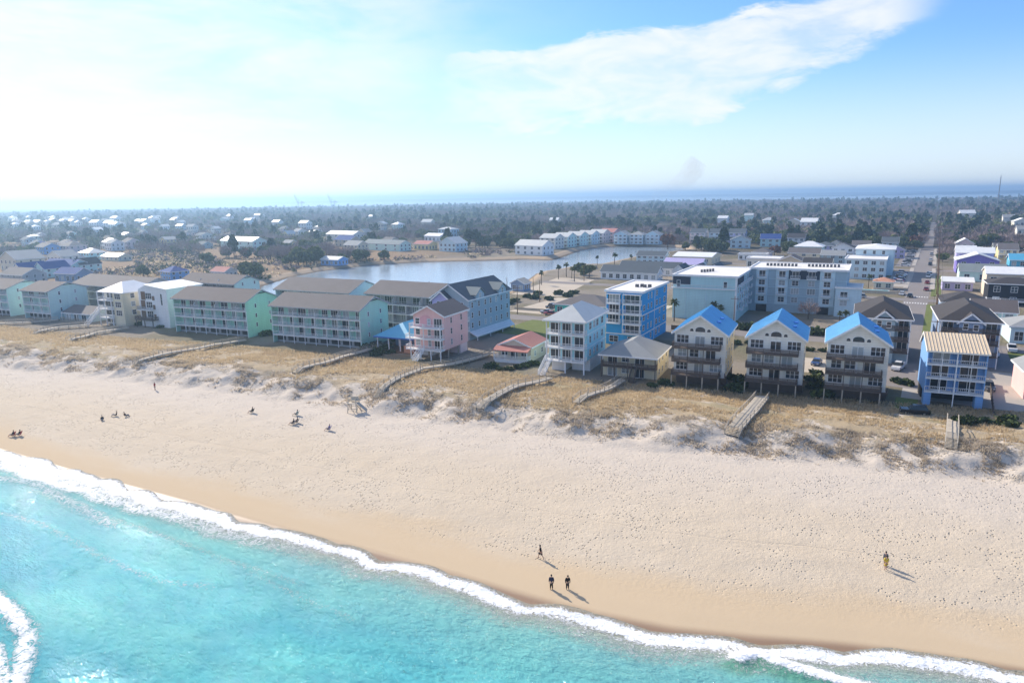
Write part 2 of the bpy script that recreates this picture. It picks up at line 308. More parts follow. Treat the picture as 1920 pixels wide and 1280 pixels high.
streak = h.ss(h.noise(h.mapv(tc, (.05, .34, 1), rot=(0, 0, .14)), 1, 4, .6), .56, .68); nw2 = h.noise(h.mapv(tc, (.8, 1.6, 1), rot=(0, 0, .35)), 1, 2, .5); hs = h.m('MULTIPLY_ADD', nw2, .34, .25); hh = h.m('ADD', h.m('MULTIPLY', hh, h.m('SUBTRACT', 1, streak)), h.m('MULTIPLY', hs, streak)); hh = h.m('ADD', hh, h.m('MULTIPLY', foam_glint, .08))
bmp = h.n('ShaderNodeBump', {'Strength': .9, 'Distance': 1.2, 'Height': hh})
out(h, h.n('ShaderNodeBsdfPrincipled', {'Base Color': c, 'Roughness': h.m('MULTIPLY_ADD', foam_glint, .7, .04), 'IOR': 1.33, 'Normal': bmp.outputs[0]}).outputs[0])
xs = np.concatenate([-np.geomspace(11000, 330, 30), np.arange(-320, -190, 1.5), np.arange(-190, 30, .3), np.geomspace(30, 7000, 40)])
ss_ = np.concatenate([np.arange(-3.5, 52, .25), np.geomspace(52, 3500, 40)])
X, S = np.meshgrid(xs, ss_, indexing='ij')
wobl = (fbm(X / 9 + 3, X * 0 + .5, 41, 3) - .5) * 2.6 + (np.abs(np.sin(X / 3.1 + 2 * vnoise(X / 7, X * 0, 5))) - .5) * .7    # scalloped swash edge
near = np.exp(-np.maximum(S, 0) / 9); Y = ys(X) - S + wobl * near
amp = sst(S, 1, 14)
zz = .05 + amp * (.10 * np.sin((S + .12 * X) / 2.3 + 2.2 * fbm(X / 22, S / 14, 8, 2)) + .16 * np.sin((S * .9 - .1 * X) / 4.1 + 3 * fbm(X / 30, S / 20, 12, 2)) + .22 * (fbm(X / 5, S / 3.2, 14, 3) - .5))
# swash sheet thinning over the sand
gz = zf(X, Y); zz = np.where(S < 3, np.maximum(np.where(S < 0, gz - .10 * sst(-S, .6, 2.2) + .03 * (1 - sst(-S, 0, 1.0)), gz + .05), zz * sst(S, 0, 3)), zz)
foam_glint_ = np.exp(-((S - .8) / .8) ** 2) * (.50 + .18 * sst(X, -60, -110)) + np.exp(-((S - 3.2 - 1.4 * fbm(X / 6, X * 0, 77, 2)) / 1.5) ** 2) * (.15 + .26 * sst(X, -70, -120)) + (.34 + .14 * sst(X, -60, -110)) * sst(S, 6.5, 1.5)
foam_glint_ = foam_glint_ * (.60 + .7 * fbm(X / 6, S / 3, 31, 3)) + .36 * np.exp(-((S - .35) / .3) ** 2)
# breaking crest running in at the right, a wave's white trail and painted glitter streaks on the left
def line_d(px, py, pts):
    dm = np.full(px.shape, 1e9); sg = np.zeros(px.shape)
    for a, b in zip(pts[:-1], pts[1:]):
        a = np.array(a[:2]); b = np.array(b[:2]); e = b - a; t = np.clip(((px - a[0]) * e[0] + (py - a[1]) * e[1]) / (e @ e), 0, 1)
        ox = px - a[0] - t * e[0]; oy = py - a[1] - t * e[1]; d = np.hypot(ox, oy); s = np.sign(e[0] * oy - e[1] * ox); sg = np.where(d < dm, s, sg); dm = np.minimum(d, dm)
    return dm, sg
c1 = [G(*p, 0) for p in ((1385, 1236), (1420, 1228), (1480, 1252), (1560, 1276), (1640, 1300))]; d1, s1 = line_d(X, Y, c1)
crest = np.exp(-(d1 / .9) ** 2); zz = zz + .45 * crest; foam_glint_ = np.maximum(foam_glint_, np.exp(-(d1 / .55) ** 2) * 1.0 + np.where(s1 > 0, .55, .2) * np.exp(-(d1 / 2.2) ** 2))
for pts, wdt, st in ((((-40, 1100), (20, 1150), (52, 1190), (45, 1240), (25, 1300)), 1.2, .72), (((-60, 1170), (-10, 1220), (10, 1290)), 1.0, .70), (((-60, 890), (60, 905), (150, 950), (210, 985)), 1.6, .42), (((150, 950), (300, 1005), (420, 1052), (560, 1095)), .9, .30), (((-20, 960), (80, 985), (180, 1040), (300, 1090), (400, 1100)), .9, .28), (((250, 985), (400, 1040), (520, 1100), (660, 1160)), .8, .26)):  # the fainter lines are sun glitter painted as foam
    dd, _ = line_d(X, Y, [G(*p, 0) for p in pts]); foam_glint_ = np.maximum(foam_glint_, st * np.exp(-(dd / wdt) ** 2)); zz = zz + .18 * np.exp(-(dd / 1.2) ** 2)
foam_glint_ = np.where(S > 60, 0, foam_glint_); foam_glint_ = np.clip(foam_glint_ - .35 * sst(-S, .3, 1.4), 0, 1.2); bro = .8 * np.exp(-((d1 - 1.2) / 1.2) ** 2) * (s1 < 0)
nx, nd = X.shape; idx = np.arange(nx * nd).reshape(nx, nd); Fq = np.stack([idx[:-1, :-1], idx[:-1, 1:], idx[1:, 1:], idx[1:, :-1]], -1).reshape(-1, 4)
tag(link('sea', npmesh('sea', np.stack([X, Y, zz], -1).reshape(-1, 3), Fq, 'sea', {'foam_glint': foam_glint_, 'offshore': S, 'crest': bro}, True)), kind='structure')
# ------------------------------------------------------------------ lake, river, far shore
h = mat('lake_water'); tc = h.n('ShaderNodeNewGeometry').outputs['Position']; bmp = h.n('ShaderNodeBump', {'Strength': .10, 'Distance': 1.0, 'Height': h.noise(h.mapv(tc, (.5, .9, 1)), 1, 4, .6)})
out(h, h.n('ShaderNodeBsdfPrincipled', {'Base Color': (.30, .37, .43), 'Roughness': .10, 'IOR': 1.33, 'Normal': bmp.outputs[0]}).outputs[0])
def sheet(name, pts, z, m): return tag(link(name, MB().poly([(p[0], p[1], z) for p in pts]).mesh(name, m)), kind='structure')
lp = np.array(LAKE); lc = lp.mean(0)
sheet('lake', [tuple(p + (p - lc) / np.linalg.norm(p - lc) * 5) for p in lp][::-1], 1.2, 'lake_water')
sheet('river', [(-11000, 1500), (7000, 3700), (7000, 12000), (-11000, 12000)], -.5, 'lake_water')
paint('asphalt', (.24, .215, .20), .9, .15, .12, .2, fine=.12); paint('concrete_pad', (.42, .38, .33), .9, .14, .1, .2, fine=.1); paint('line_white', (.75, .75, .72), .7); paint('lawn', (.15, .175, .055), .95, .25, .3, .1, fine=.3); paint('sandy_lot', (.50, .43, .34), .95, .15, .12, .1, fine=.15)
def road_y(x): return 199 + .085 * (x + 60)
def strip(name, x0, x1, yf, half, z, m, n=24):
    mb = MB(); xx = np.linspace(x0, x1, n)
    for a, b in zip(xx[:-1], xx[1:]): mb.poly([(a, yf(a) - half, z), (b, yf(b) - half, z), (b, yf(b) + half, z), (a, yf(a) + half, z)])
    return tag(link(name, mb.mesh(name, m)), kind='structure')
def rect(name, x0, x1, y0, y1, z, m): return sheet(name, [(x0, y0), (x1, y0), (x1, y1), (x0, y1)], z, m)
strip('shore_road', -330, 90, road_y, 4.2, 3.012, 'asphalt')
sx = lambda y: -4.6 - .004 * (y - 170)
mb = MB(); yy = [158, 200, 260, 320, 420, 560, 700, 850, 1000]
for a, b in zip(yy[:-1], yy[1:]): k = 1 if a < 560 else .72; mb.poly([(sx(a) - 4.2 * k, a, 3.02), (sx(a) + 3.6 * k, a, 3.02), (sx(b) + 3.6 * k, b, 3.02), (sx(b) - 4.2 * k, b, 3.02)])
tag(link('street', mb.mesh('street', 'asphalt')), kind='structure')
strip('cross_road', -160, 90, lambda x: 292 + .06 * x, 3.8, 3.016, 'asphalt')
for i in (0, 1): strip('cross_road', -120, 90, lambda x, i=i: 405 + 160 * i + .05 * x, 3.2, 3.016, 'asphalt')
for sgn in (-1, 1):
    mb = MB()
    for a, b in zip(yy[:-1], yy[1:]):
        if a < 285 or a > 500: continue
        c0 = 4.2 if sgn < 0 else 3.6; mb.hexa([(sx(a) + sgn * c0, a + 6, 3.0), (sx(a) + sgn * (c0 + 1.8), a + 6, 3.0), (sx(b) + sgn * (c0 + 1.8), b - 6, 3.0), (sx(b) + sgn * c0, b - 6, 3.0)], [(sx(a) + sgn * c0, a + 6, 3.14), (sx(a) + sgn * (c0 + 1.8), a + 6, 3.14), (sx(b) + sgn * (c0 + 1.8), b - 6, 3.14), (sx(b) + sgn * c0, b - 6, 3.14)])
    tag(link('pavement', mb.mesh('pavement', 'concrete_pad')), kind='structure')
for k, y in enumerate((283.5, 301)):
    mb = MB()
    for j in range(9): x = sx(y) - 3.9 + j * .85; mb.poly([(x, y - 1, 3.03), (x + .45, y - 1, 3.03), (x + .45, y + 1, 3.03), (x, y + 1, 3.03)])
    tag(link('crosswalk', mb.mesh('crosswalk', 'line_white')), kind='structure')
rect('parking_lot', -18, -9.2, 330, 392, 3.026, 'concrete_pad'); rect('parking_lot', -19, -9.2, 418, 540, 3.026, 'asphalt')
rect('parking_lot', -3.6, 24, 150, 182, 3.008, 'concrete_pad'); rect('parking_lot', -33, -3.6, 162, 177, 3.0085, 'sandy_lot'); rect('parking_lot', 10, 30, 183, 214, 3.0085, 'asphalt')
rect('parking_lot', -128, -80, 203, 240, 3.006, 'sandy_lot'); rect('parking_lot', -64, -20, 206, 218, 3.0065, 'asphalt'); sheet('sandy_lot', [(-150, 240), (-128, 243), (-140, 300), (-160, 300)], 3.004, 'sandy_lot')
rect('lawn', -4.4, -.6, 139, 150, 3.03, 'lawn'); rect('lawn', -112, -92, 168, 192, 3.03, 'lawn'); rect('lawn', -104, -78, 184, 190, 3.034, 'lawn'); rect('lawn', -1.8, 1.2, 222, 282, 3.03, 'lawn'); rect('lawn', 17, 27, 198, 206, 3.03, 'lawn'); rect('lawn', -1.0, 2.4, 304, 380, 3.03, 'lawn')
# far shore beyond the river: low wooded land
paint('far_wood', (.05, .07, .05), .95, .4, .004, .1)
for nm, x0, x1, ya, hb in (('far_shore', -9500, 6800, 9000, 22), ('far_shore', -1500, 6900, 6200, 24)):
    xx = np.arange(x0, x1, 40.0); top = hb * (.6 + .7 * fbm(xx / 260, xx * 0, 5, 4)) * sst(xx, x0, x0 + 2500); yl = ya + .35 * (xx + 1000) + 500 * fbm(xx / 1500, xx * 0, 9, 2)
    V = np.concatenate([np.stack([xx, yl, xx * 0 - 2], -1), np.stack([xx, yl + 30, top], -1), np.stack([xx, yl + 900, top * .9], -1), np.stack([xx, yl + 960, xx * 0 - 2], -1)]); n = len(xx)
    i = np.arange(n - 1); Fq = np.concatenate([np.stack([i + k * n, i + 1 + k * n, i + 1 + (k + 1) * n, i + (k + 1) * n], -1) for k in range(3)])
    tag(link(nm, npmesh(nm, V, Fq, 'far_wood', None, False)), kind='structure')
# ------------------------------------------------------------------ building kit
FOOT = []                                   # footprints (x, y, radius) kept clear of trees
WCACHE = {}
def win_meshes(wd, ht, cols, frame, pane, sill):
    key = (round(wd, 2), round(ht, 2), cols, frame, pane, sill)
    if key not in WCACHE:
        fr = MB(); t = .10
        fr.box(-wd / 2 - t, wd / 2 + t, -.07, .01, ht, ht + t).box(-wd / 2 - t, wd / 2 + t, -.10 if sill else -.07, .01, -t, 0)
        fr.box(-wd / 2 - t, -wd / 2, -.07, .01, 0, ht).box(wd / 2, wd / 2 + t, -.07, .01, 0, ht)
        for i in range(1, cols): x = -wd / 2 + wd * i / cols; fr.box(x - .05, x + .05, -.06, .01, 0, ht)
        if sill: fr.box(-wd / 2, wd / 2, -.055, .01, ht * .5 - .03, ht * .5 + .03)
        WCACHE[key] = (fr.mesh('window', frame), MB().box(-wd / 2, wd / 2, -.03, .012, 0, ht).mesh('pane', pane))
    return WCACHE[key]
class Bld:
    def __init__(s, name, label, cat, x, y, rot=0.0, z=3.0, group=None, r=None):
        s.o = thing(name, label, cat, (x, y, z), math.radians(rot), group); s.x, s.y, s.rot = x, y, math.radians(rot)
    def foot(s, wd, dp, pad=2.0):
        c, q = math.cos(s.rot), math.sin(s.rot); n = max(1, round(wd / 7)); m = max(1, round(dp / 7)); r = max(wd / n, dp / m) * .72 + pad
        for i in range(n):
            for j in range(m):
                lx = wd * (i + .5) / n; ly = dp * (j + .5) / m; FOOT.append((s.x + lx * c - ly * q, s.y + lx * q + ly * c, r))
    def part(s, name, mb, mats, parent=None): return link(name, mb.mesh(name, mats), parent or s.o)
    def box(s, name, x0, x1, y0, y1, z0, z1, m, parent=None): return s.part(name, MB().box(x0, x1, y0, y1, z0, z1), m, parent)
    def win(s, face, a, z, wd, ht, p=0.0, cols=1, frame='white', pane=None, sill=True, name='window'):
        pane = pane or ('glass_curtain' if random.random() < .22 else 'glass')
        fm, pm = win_meshes(wd, ht, cols, frame, pane, sill)
        loc, rz = {'f': ((a, p, z), 0), 'r': ((p, a, z), math.pi / 2), 'l': ((p, a, z), -math.pi / 2), 'b': ((a, p, z), math.pi)}[face]
        o = link(name, fm, s.o, loc, rz); link('pane', pm, o); return o
    def door(s, face, a, z, wd=1.8, p=0.0, frame='white', pane=None, cols=2): return s.win(face, a, z + .1, wd, 2.1, p, cols, frame, pane, False, 'sliding_door')
    def rail(s, pts, z, m='white', h=1.0, parent=None, gap=.22, solid=False, name='railing'):
        mb = MB()
        for (x0, y0), (x1, y1) in zip(pts[:-1], pts[1:]):
            mb.bar((x0, y0, z + h), (x1, y1, z + h), .10, .08).bar((x0, y0, z + .12), (x1, y1, z + .12), .06, .06)
            L = math.hypot(x1 - x0, y1 - y0)
            if solid:
                n = max(2, int(L / 1.6)); mb.bar((x0, y0, z + h * .36), (x1, y1, z + h * .36), .04, .17).bar((x0, y0, z + h * .60), (x1, y1, z + h * .60), .04, .17).bar((x0, y0, z + h * .83), (x1, y1, z + h * .83), .04, .13)
            else: n = max(2, int(L / gap))
            for i in range(n + 1): t = i / n; x = x0 + (x1 - x0) * t; y = y0 + (y1 - y0) * t; k = .04 if i % 8 else .09; k = .09 if solid else k; mb.box(x - k / 2, x + k / 2, y - k / 2, y + k / 2, z + .05, z + h)
        return s.part(name, mb, m, parent)
    def balcony(s, x0, x1, y0, y1, z, slab='white', rl='white', solid=False, sides=(1, 1), th=.22, gap=.22):
        o = s.box('balcony', x0, x1, y0, y1, z - th, z, slab); e = .06
        pts = ([(x0 + e, y1)] if sides[0] else []) + [(x0 + e, y0 + e), (x1 - e, y0 + e)] + ([(x1 - e, y1)] if sides[1] else [])
        s.rail(pts, z, rl, parent=o, solid=solid, gap=gap); return o
    def post(s, x, y, z0, z1, m='white', t=.2): return s.box('post', x - t / 2, x + t / 2, y - t / 2, y + t / 2, z0, z1, m)
    def gable_y(s, x0, x1, y0, y1, z, h, m, over=.5, fo=.5, trim='white', th=.22):   # ridge runs inland
        xm = (x0 + x1) / 2; sl = h / (xm - x0); ze = z - sl * over; mb = MB(); ya, yb = y0 - fo, y1 + fo
        for sg in (-1, 1):
            xe = (x0 - over) if sg < 0 else (x1 + over)
            b = [(xe, ya, ze), (xm, ya, z + h), (xm, yb, z + h), (xe, yb, ze)]
            if sg > 0: b = b[::-1]
            mb.hexa(b, [(p[0], p[1], p[2] + th) for p in b])
        r = s.part('roof', mb, m)
        if trim:
            t = MB()
            for sg in (-1, 1):
                xe = (x0 - over) if sg < 0 else (x1 + over)
                t.bar((xe, ya - .04, ze + .02), (xm, ya - .04, z + h + .02), .06, .34).box(min(xe, xe + sg * .06), max(xe, xe + sg * .06), ya, yb, ze - .12, ze + .2)
            s.part('fascia', t, trim, r)
        return r
    def gable_x(s, x0, x1, y0, y1, z, h, m, over=.5, so=.5, trim='white', th=.22, ym=None, seams=None):
        ym = (y0 + y1) / 2 if ym is None else ym; xa, xb = x0 - so, x1 + so; mb = MB()
        zf_ = z - h / (ym - y0) * over; zb_ = z - h / (y1 - ym) * over
        b = [(xa, y0 - over, zf_), (xb, y0 - over, zf_), (xb, ym, z + h), (xa, ym, z + h)]; mb.hexa(b, [(p[0], p[1], p[2] + th) for p in b])
        b = [(xa, ym, z + h), (xb, ym, z + h), (xb, y1 + over, zb_), (xa, y1 + over, zb_)]; mb.hexa(b, [(p[0], p[1], p[2] + th) for p in b])
        r = s.part('roof', mb, m)
        if seams:
            t = MB(); n = int((xb - xa) / seams)
            for i in range(n + 1): x = xa + .04 + (xb - xa - .08) * i / n; t.bar((x, y0 - over, zf_ + th + .04), (x, ym, z + h + th + .04), .07, .09)
            s.part('seam', t, m, r)
        if trim:
            t = MB().box(xa, xb, y0 - over - .06, y0 - over, zf_ - .12, zf_ + th - .01)
            for x in (xa - .03, xb + .03): t.bar((x, y0 - over, zf_ + .02), (x, ym, z + h + .02), .06, .34).bar((x, ym, z + h + .02), (x, y1 + over, zb_ + .02), .06, .34)
            s.part('fascia', t, trim, r)
        return r
    def hip(s, x0, x1, y0, y1, z, h, m, over=.5, axis='y', inset=None, trim='white'):
        x0 -= over; x1 += over; y0 -= over; y1 += over; z -= .08; wd = x1 - x0; dp = y1 - y0; a, b, c, d = (x0, y0, z), (x1, y0, z), (x1, y1, z), (x0, y1, z)
        if axis == 'y': i = min(wd / 2 if inset is None else inset, dp / 2 - .05); p, q = ((x0 + x1) / 2, y0 + i, z + h), ((x0 + x1) / 2, y1 - i, z + h); f = [(a, b, p), (b, c, q, p), (c, d, q), (d, a, p, q)]
        else: i = min(dp / 2 if inset is None else inset, wd / 2 - .05); p, q = (x0 + i, (y0 + y1) / 2, z + h), (x1 - i, (y0 + y1) / 2, z + h); f = [(a, b, q, p), (b, c, q), (c, d, p, q), (d, a, p)]
        mb = MB()
        for k in f: mb.poly(k)
        mb.poly((d, c, b, a)); r = s.part('roof', mb, m)
        if trim: s.part('fascia', MB().box(x0 - .02, x1 + .02, y0 - .05, y0 + .02, z - .26, z + .05).box(x1 - .02, x1 + .05, y0, y1, z - .26, z + .05).box(x0 - .05, x0 + .02, y0, y1, z - .26, z + .05).box(x0, x1, y1 - .02, y1 + .05, z - .26, z + .05), trim, r)
        return r
    def flat(s, x0, x1, y0, y1, z, m='membrane', trim='white', par=.5, over=.35):
        r = s.box('roof', x0, x1, y0, y1, z, z + .12, m); t = MB()
        xa, xb, ya, yb = x0 - over, x1 + over, y0 - over, y1 + over
        t.box(xa, xb, ya, y0 + .1, z - .25, z + par).box(xa, xb, y1 - .1, yb, z - .25, z + par).box(xa, x0 + .1, y0 + .1, y1 - .1, z - .25, z + par).box(x1 - .1, xb, y0 + .1, y1 - .1, z - .25, z + par)
        s.part('parapet', t, trim, r); return r
    def wall_gable(s, x0, x1, y0, y1, z0, z, h, m, name='wall'): return s.part(name, MB().prism([(x0, z0), (x1, z0), (x1, z), ((x0 + x1) / 2, z + h), (x0, z)], y0, y1), m)
    def wall_gable_x(s, x0, x1, y0, y1, z0, z, h, m, ym=None): ym = (y0 + y1) / 2 if ym is None else ym; return s.part('wall', MB().prismx([(y0, z0), (y1, z0), (y1, z), (ym, z + h), (y0, z)], x0, x1), m)
    def stairs(s, x0, x1, y0, z0, y1, z1, m='white', rail=True, n=None):
        """flight between (y0,z0) and (y1,z1), treads spanning x0..x1"""
        n = n or max(3, int(abs(z1 - z0) / .2)); mb = MB()
        for i in range(n): t = (i + .5) / n; y = y0 + (y1 - y0) * t; z = z0 + (z1 - z0) * t; mb.box(x0, x1, y - .16, y + .16, z - .03, z + .03)
        for x in (x0, x1): mb.bar((x, y0, z0), (x, y1, z1), .08, .28)
        o = s.part('stairs', mb, m)
        if rail:
            for x in (x0, x1):
                r = MB(); r.bar((x, y0, z0 + 1), (x, y1, z1 + 1), .10, .10); r.bar((x, y0, z0 + .55), (x, y1, z1 + .55), .06, .06); k = max(2, n // 4)
                for i in range(k + 1): t = i / k; y = y0 + (y1 - y0) * t; z = z0 + (z1 - z0) * t; r.box(x - .05, x + .05, y - .05, y + .05, z, z + 1)
                s.part('handrail', r, m, o)
        return o
RF = 7.0
# ------------------------------------------------------------------ three white houses with blue metal roofs
def white_house(x, y, label, variant, sidem):
    b = Bld('beach_house', label, 'house', x, y, RF, group='white beach houses with blue roofs'); W, Dp = 10.6, 13.2; b.foot(W, Dp + 2)
    E = 11.5; H = 3.6; fl = (2.7, 5.6, 8.5)
    b.wall_gable(.02, W - .02, .02, .3, 2.4, E, H, 'white_warm', 'front_wall')  # front paint warmed to stand in for light the shaded front lacks
    b.wall_gable(0, W, .3, Dp, 2.4, E, H, sidem)
    b.box('floor_slab', -.05, W + .05, -.02, Dp, 2.15, 2.4, 'white')
    b.gable_y(0, W, 0, Dp, E, H, 'metal_blue', .55, .7)
    r = [c for c in b.o.children if c.name.startswith('roof')][0]
    ribs = MB()
    for sg in (-1, 1):
        for i in range(14): yy = -.6 + i * (Dp + 1.2) / 13; ribs.bar((W / 2 + sg * (W / 2 + .5), yy, E - .34 + .27), (W / 2, yy, E + H + .27), .06, .08)
    b.part('seam', ribs, 'metal_blue', r)
    for yy in (3.6, 8.2): b.part('skylight', MB().bar((W - 2.2, yy - .5, E + H * .43 + .35), (W - 2.2, yy + .8, E + H * .43 + .35), 1.0, .16), 'royal_dark', r)
    for k, z in enumerate(fl):
        for i, a in enumerate((1.75, 5.3, 8.75)):
            if i == 1: b.door('f', a if k != 1 else 7.6, z, 1.9, .02, pane=('glass_curtain', 'glass')[(variant + k) % 2]) 
            else: b.win('f', a if not (k == 1 and i == 2) else 4.2, z + .75, 2.4 if k != 1 else 1.7, 1.6, .02, 3 if k != 1 else 2)
        b.balcony(-.1, W - .9, -2.1, 0, z, 'wood_dark', 'wood_dark', True)
        for yy in (1.5, 5, 9.5): b.win('r', yy, z + .8, .9 if yy < 8 else 1.2, 1.4, W)
        b.win('l', 5, z + .8, 1.0, 1.4, 0)
    # arched gable window with two small side lights
    def arch(xc, wd, z0, ht, nm):
        n = 8; pts = [(xc - wd / 2, z0), (xc + wd / 2, z0)] + [(xc + wd / 2 * math.cos(t), z0 + ht * .45 + ht * .55 * math.sin(t)) for t in [math.pi * i / n for i in range(n + 1)]]
        o = b.part(nm, MB().prism(pts, -.04, .03), 'white'); q = [(xc + (px - xc) * .9, z0 + .05 + (pz - z0) * .88) for px, pz in pts]; b.part('pane', MB().prism(q, -.06, .0), 'glass', o)
    arch(W / 2, 2.2, E + .15, 1.15, 'arched_window'); arch(W / 2 - 1.75, .75, E + .2, .65, 'arched_window'); arch(W / 2 + 1.75, .75, E + .2, .65, 'arched_window')
    for px in (3.2, 6.4): b.post(px, -2.0, 2.7, 8.5, 'wood_dark', .16)
    b.post(W / 2, -.2, 5.6, 8.3, 'white', .3)
    for px in (0, 3.2, 6.4, W - 1.0): b.post(px, -1.95, -.3, 2.5, 'wood_grey', .22)
    for px in (.2, 5.2, W - .2):
        for py in (3, 8, 12.8): b.post(px, py, -.2, 2.15, 'wood_dark', .3)
    b.box('underhouse_box', .5, W - .4, 1.6, Dp - .4, -.1, 2.15, 'wood_dark')  # dark enclosure enlarged to stand in for shade under the house
    b.stairs(W - .8, W + .2, -1.8, 2.7, 2.6, 0, 'wood_dark')
    return b
white_house(-45.9, 138.6, 'white beach house with blue metal roof beside the low grey-hipped house', 0, 'cream')
white_house(-31.2, 140.6, 'white beach house with blue metal roof, middle of the three', 1, 'cream')
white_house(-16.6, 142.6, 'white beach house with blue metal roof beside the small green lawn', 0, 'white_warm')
# ------------------------------------------------------------------ blue flats with a tan ribbed roof
b = Bld('apartment_block', 'blue three-storey flats with tan ribbed roof and white balconies', 'apartments', .2, 146.8, 8); b.foot(9.6, 9)
W, Dp = 9.5, 9.5; b.wall_gable_x(0, W, 1.7, Dp, 2.5, 10.6, 2.0, 'cornflower', 6.4)
for x in (-.01, W / 2 - .11, W - .21): b.box('partition', x, x + .22, 0.1, 1.7, 2.5, 10.4, 'cornflower')
b.gable_x(0, W, .2, Dp, 10.6, 2.2, 'metal_tan', .5, .25, 'white_warm', .16, 6.6, .55)
for z in (2.7, 5.35, 8.0):
    b.balcony(0, W, 0, 1.7, z, 'white', 'white', sides=(0, 0), gap=.3)
    for i in (0, 1): b.door('f', 2.4 + 4.6 * i, z, 2.6, 1.7, 'white', 'glass_curtain' if (i == 0 and z > 7) else 'glass')
b.post(W / 2, 0, -.1, 10.5, 'white', .16); b.post(W / 4, .06, 2.7, 10.4, 'white', .1); b.post(W * .75, .06, 2.7, 10.4, 'white', .1)
for x in (0, W - 1.2): b.box('pier', x, x + 1.2, .1, 2.2, -.2, 2.49, 'cornflower')
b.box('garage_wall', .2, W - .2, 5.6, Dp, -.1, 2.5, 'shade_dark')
# ------------------------------------------------------------------ low cream house under a grey hip roof
b = Bld('beach_house', 'low two-storey cream house under a wide grey hip roof with wooden gallery', 'house', -62.0, 136.6, RF); W, Dp = 12.4, 13.2; b.foot(W, Dp)
b.box('wall', 0, W, 1.8, Dp, -.1, 5.2, 'cream'); b.hip(0, W, 0, Dp, 5.3, 2.9, 'roof_grey', .5, 'y', 4.6)
b.balcony(0, W, 0, 1.8, 2.6, 'wood_dark', 'wood_dark', True)
for i in range(5): b.post(.15 + i * (W - .3) / 4, .12, -.1, 5.2, 'wood_dark', .18)
for z in (0, 2.6):
    for a in (2.2, 8.4): b.door('f', a, z, 2.0, 1.8)
    b.win('f', 5.2, z + .9, 1.6, 1.2, 1.8, 2)
    for a in (3.4, 6.6, 10.2): b.win('r', a, z + .9, .9, 1.2, W)
b.stairs(7.2, 8.3, -.1, 2.6, -2.9, 0, 'wood_dark')
# ------------------------------------------------------------------ aqua house with hipped metal roof
b = Bld('beach_house', 'pale aqua three-storey house with grey hip roof and white porches', 'house', -74.8, 134.6, RF); W, Dp = 9.2, 16; b.foot(W, Dp + 2)
b.box('wall', 0, W, 2.0, Dp, 2.9, 12.3, 'aqua'); b.hip(0, W, 0, Dp, 12.4, 3.0, 'metal_grey', .7, 'y', 5.4); b.box('ground_floor', W - 4.4, W, 4.2, Dp - .5, -.1, 2.9, 'white')
b.box('ground_floor', .4, 3.8, 2.5, 7, -.1, 2.9, 'white')
for z in (5.85, 8.95): b.box('band', W, W + .05, 2, Dp, z - .18, z + .12, 'aqua_trim'); 
for z in (2.9, 6.0, 9.1):
    b.balcony(-.3 if z < 9 else 0, W, -.2, 2.0, z, 'white', 'white')
    for i, a in enumerate((1.5, 4.4, 7.4)): b.door('f', a, z, 2.3, 2.0, pane='glass', cols=2 + (i == 1))
    for px in (.1, 3.1, 6.1, W - .1): b.post(px, -.05, z, z + 2.95, 'white', .2)
    for a, ww in ((4, 1.0), (7, .9), (9.3, .9), (13, .9)): b.win('r', a, z + .85, ww if z < 9 else ww + .5, 1.5, W, 1 if z < 9 else 2, pane='glass_curtain' if a == 7 else None)
for px in (.1, 4.6, W - .1): b.post(px, .1, -.2, 2.7, 'white', .28)
b.post(W - .1, 6, -.2, 2.9, 'white', .3)
b.stairs(-.2, 1.3, -.2, 2.9, -4.6, .3, 'white')
# ------------------------------------------------------------------ red-roofed cottage
b = Bld('cottage', 'small cottage with faded red roof and white porch', 'cottage', -91.0, 137.3, RF); W, Dp = 8.8, 12.6; b.foot(W, Dp)
b.wall_gable(0, W, 2.4, Dp, 0, 3.7, 1.7, 'beige'); b.gable_y(0, W, 2.4, Dp, 3.75, 1.7, 'roof_red', .4, .3, 'white')
b.part('porch_roof', MB().hexa([(-.4, -.3, 2.9), (W + .3, -.3, 2.9), (W + .3, 2.6, 3.8), (-.4, 2.6, 3.8)], [(-.4, -.3, 3.05), (W + .3, -.3, 3.05), (W + .3, 2.6, 3.95), (-.4, 2.6, 3.95)]), 'roof_red')
b.balcony(-.2, W, -.1, 2.4, .7, 'white', 'white'); b.box('skirt', 0, W, 0, 2.4, -.4, .48, 'white')
for px in (-.1, 2.9, 5.8, W - .1): b.post(px, 0, .7, 3.0, 'white', .16)
b.door('f', 4.3, .7, 1.8, 2.4); b.win('f', 1.7, 1.4, 1.5, 1.3, 2.4, 2); b.win('f', 7, 1.4, 1.5, 1.3, 2.4, 2)
for a in (5, 9.5): b.win('r', a, 1.2, 1.0, 1.2, W)
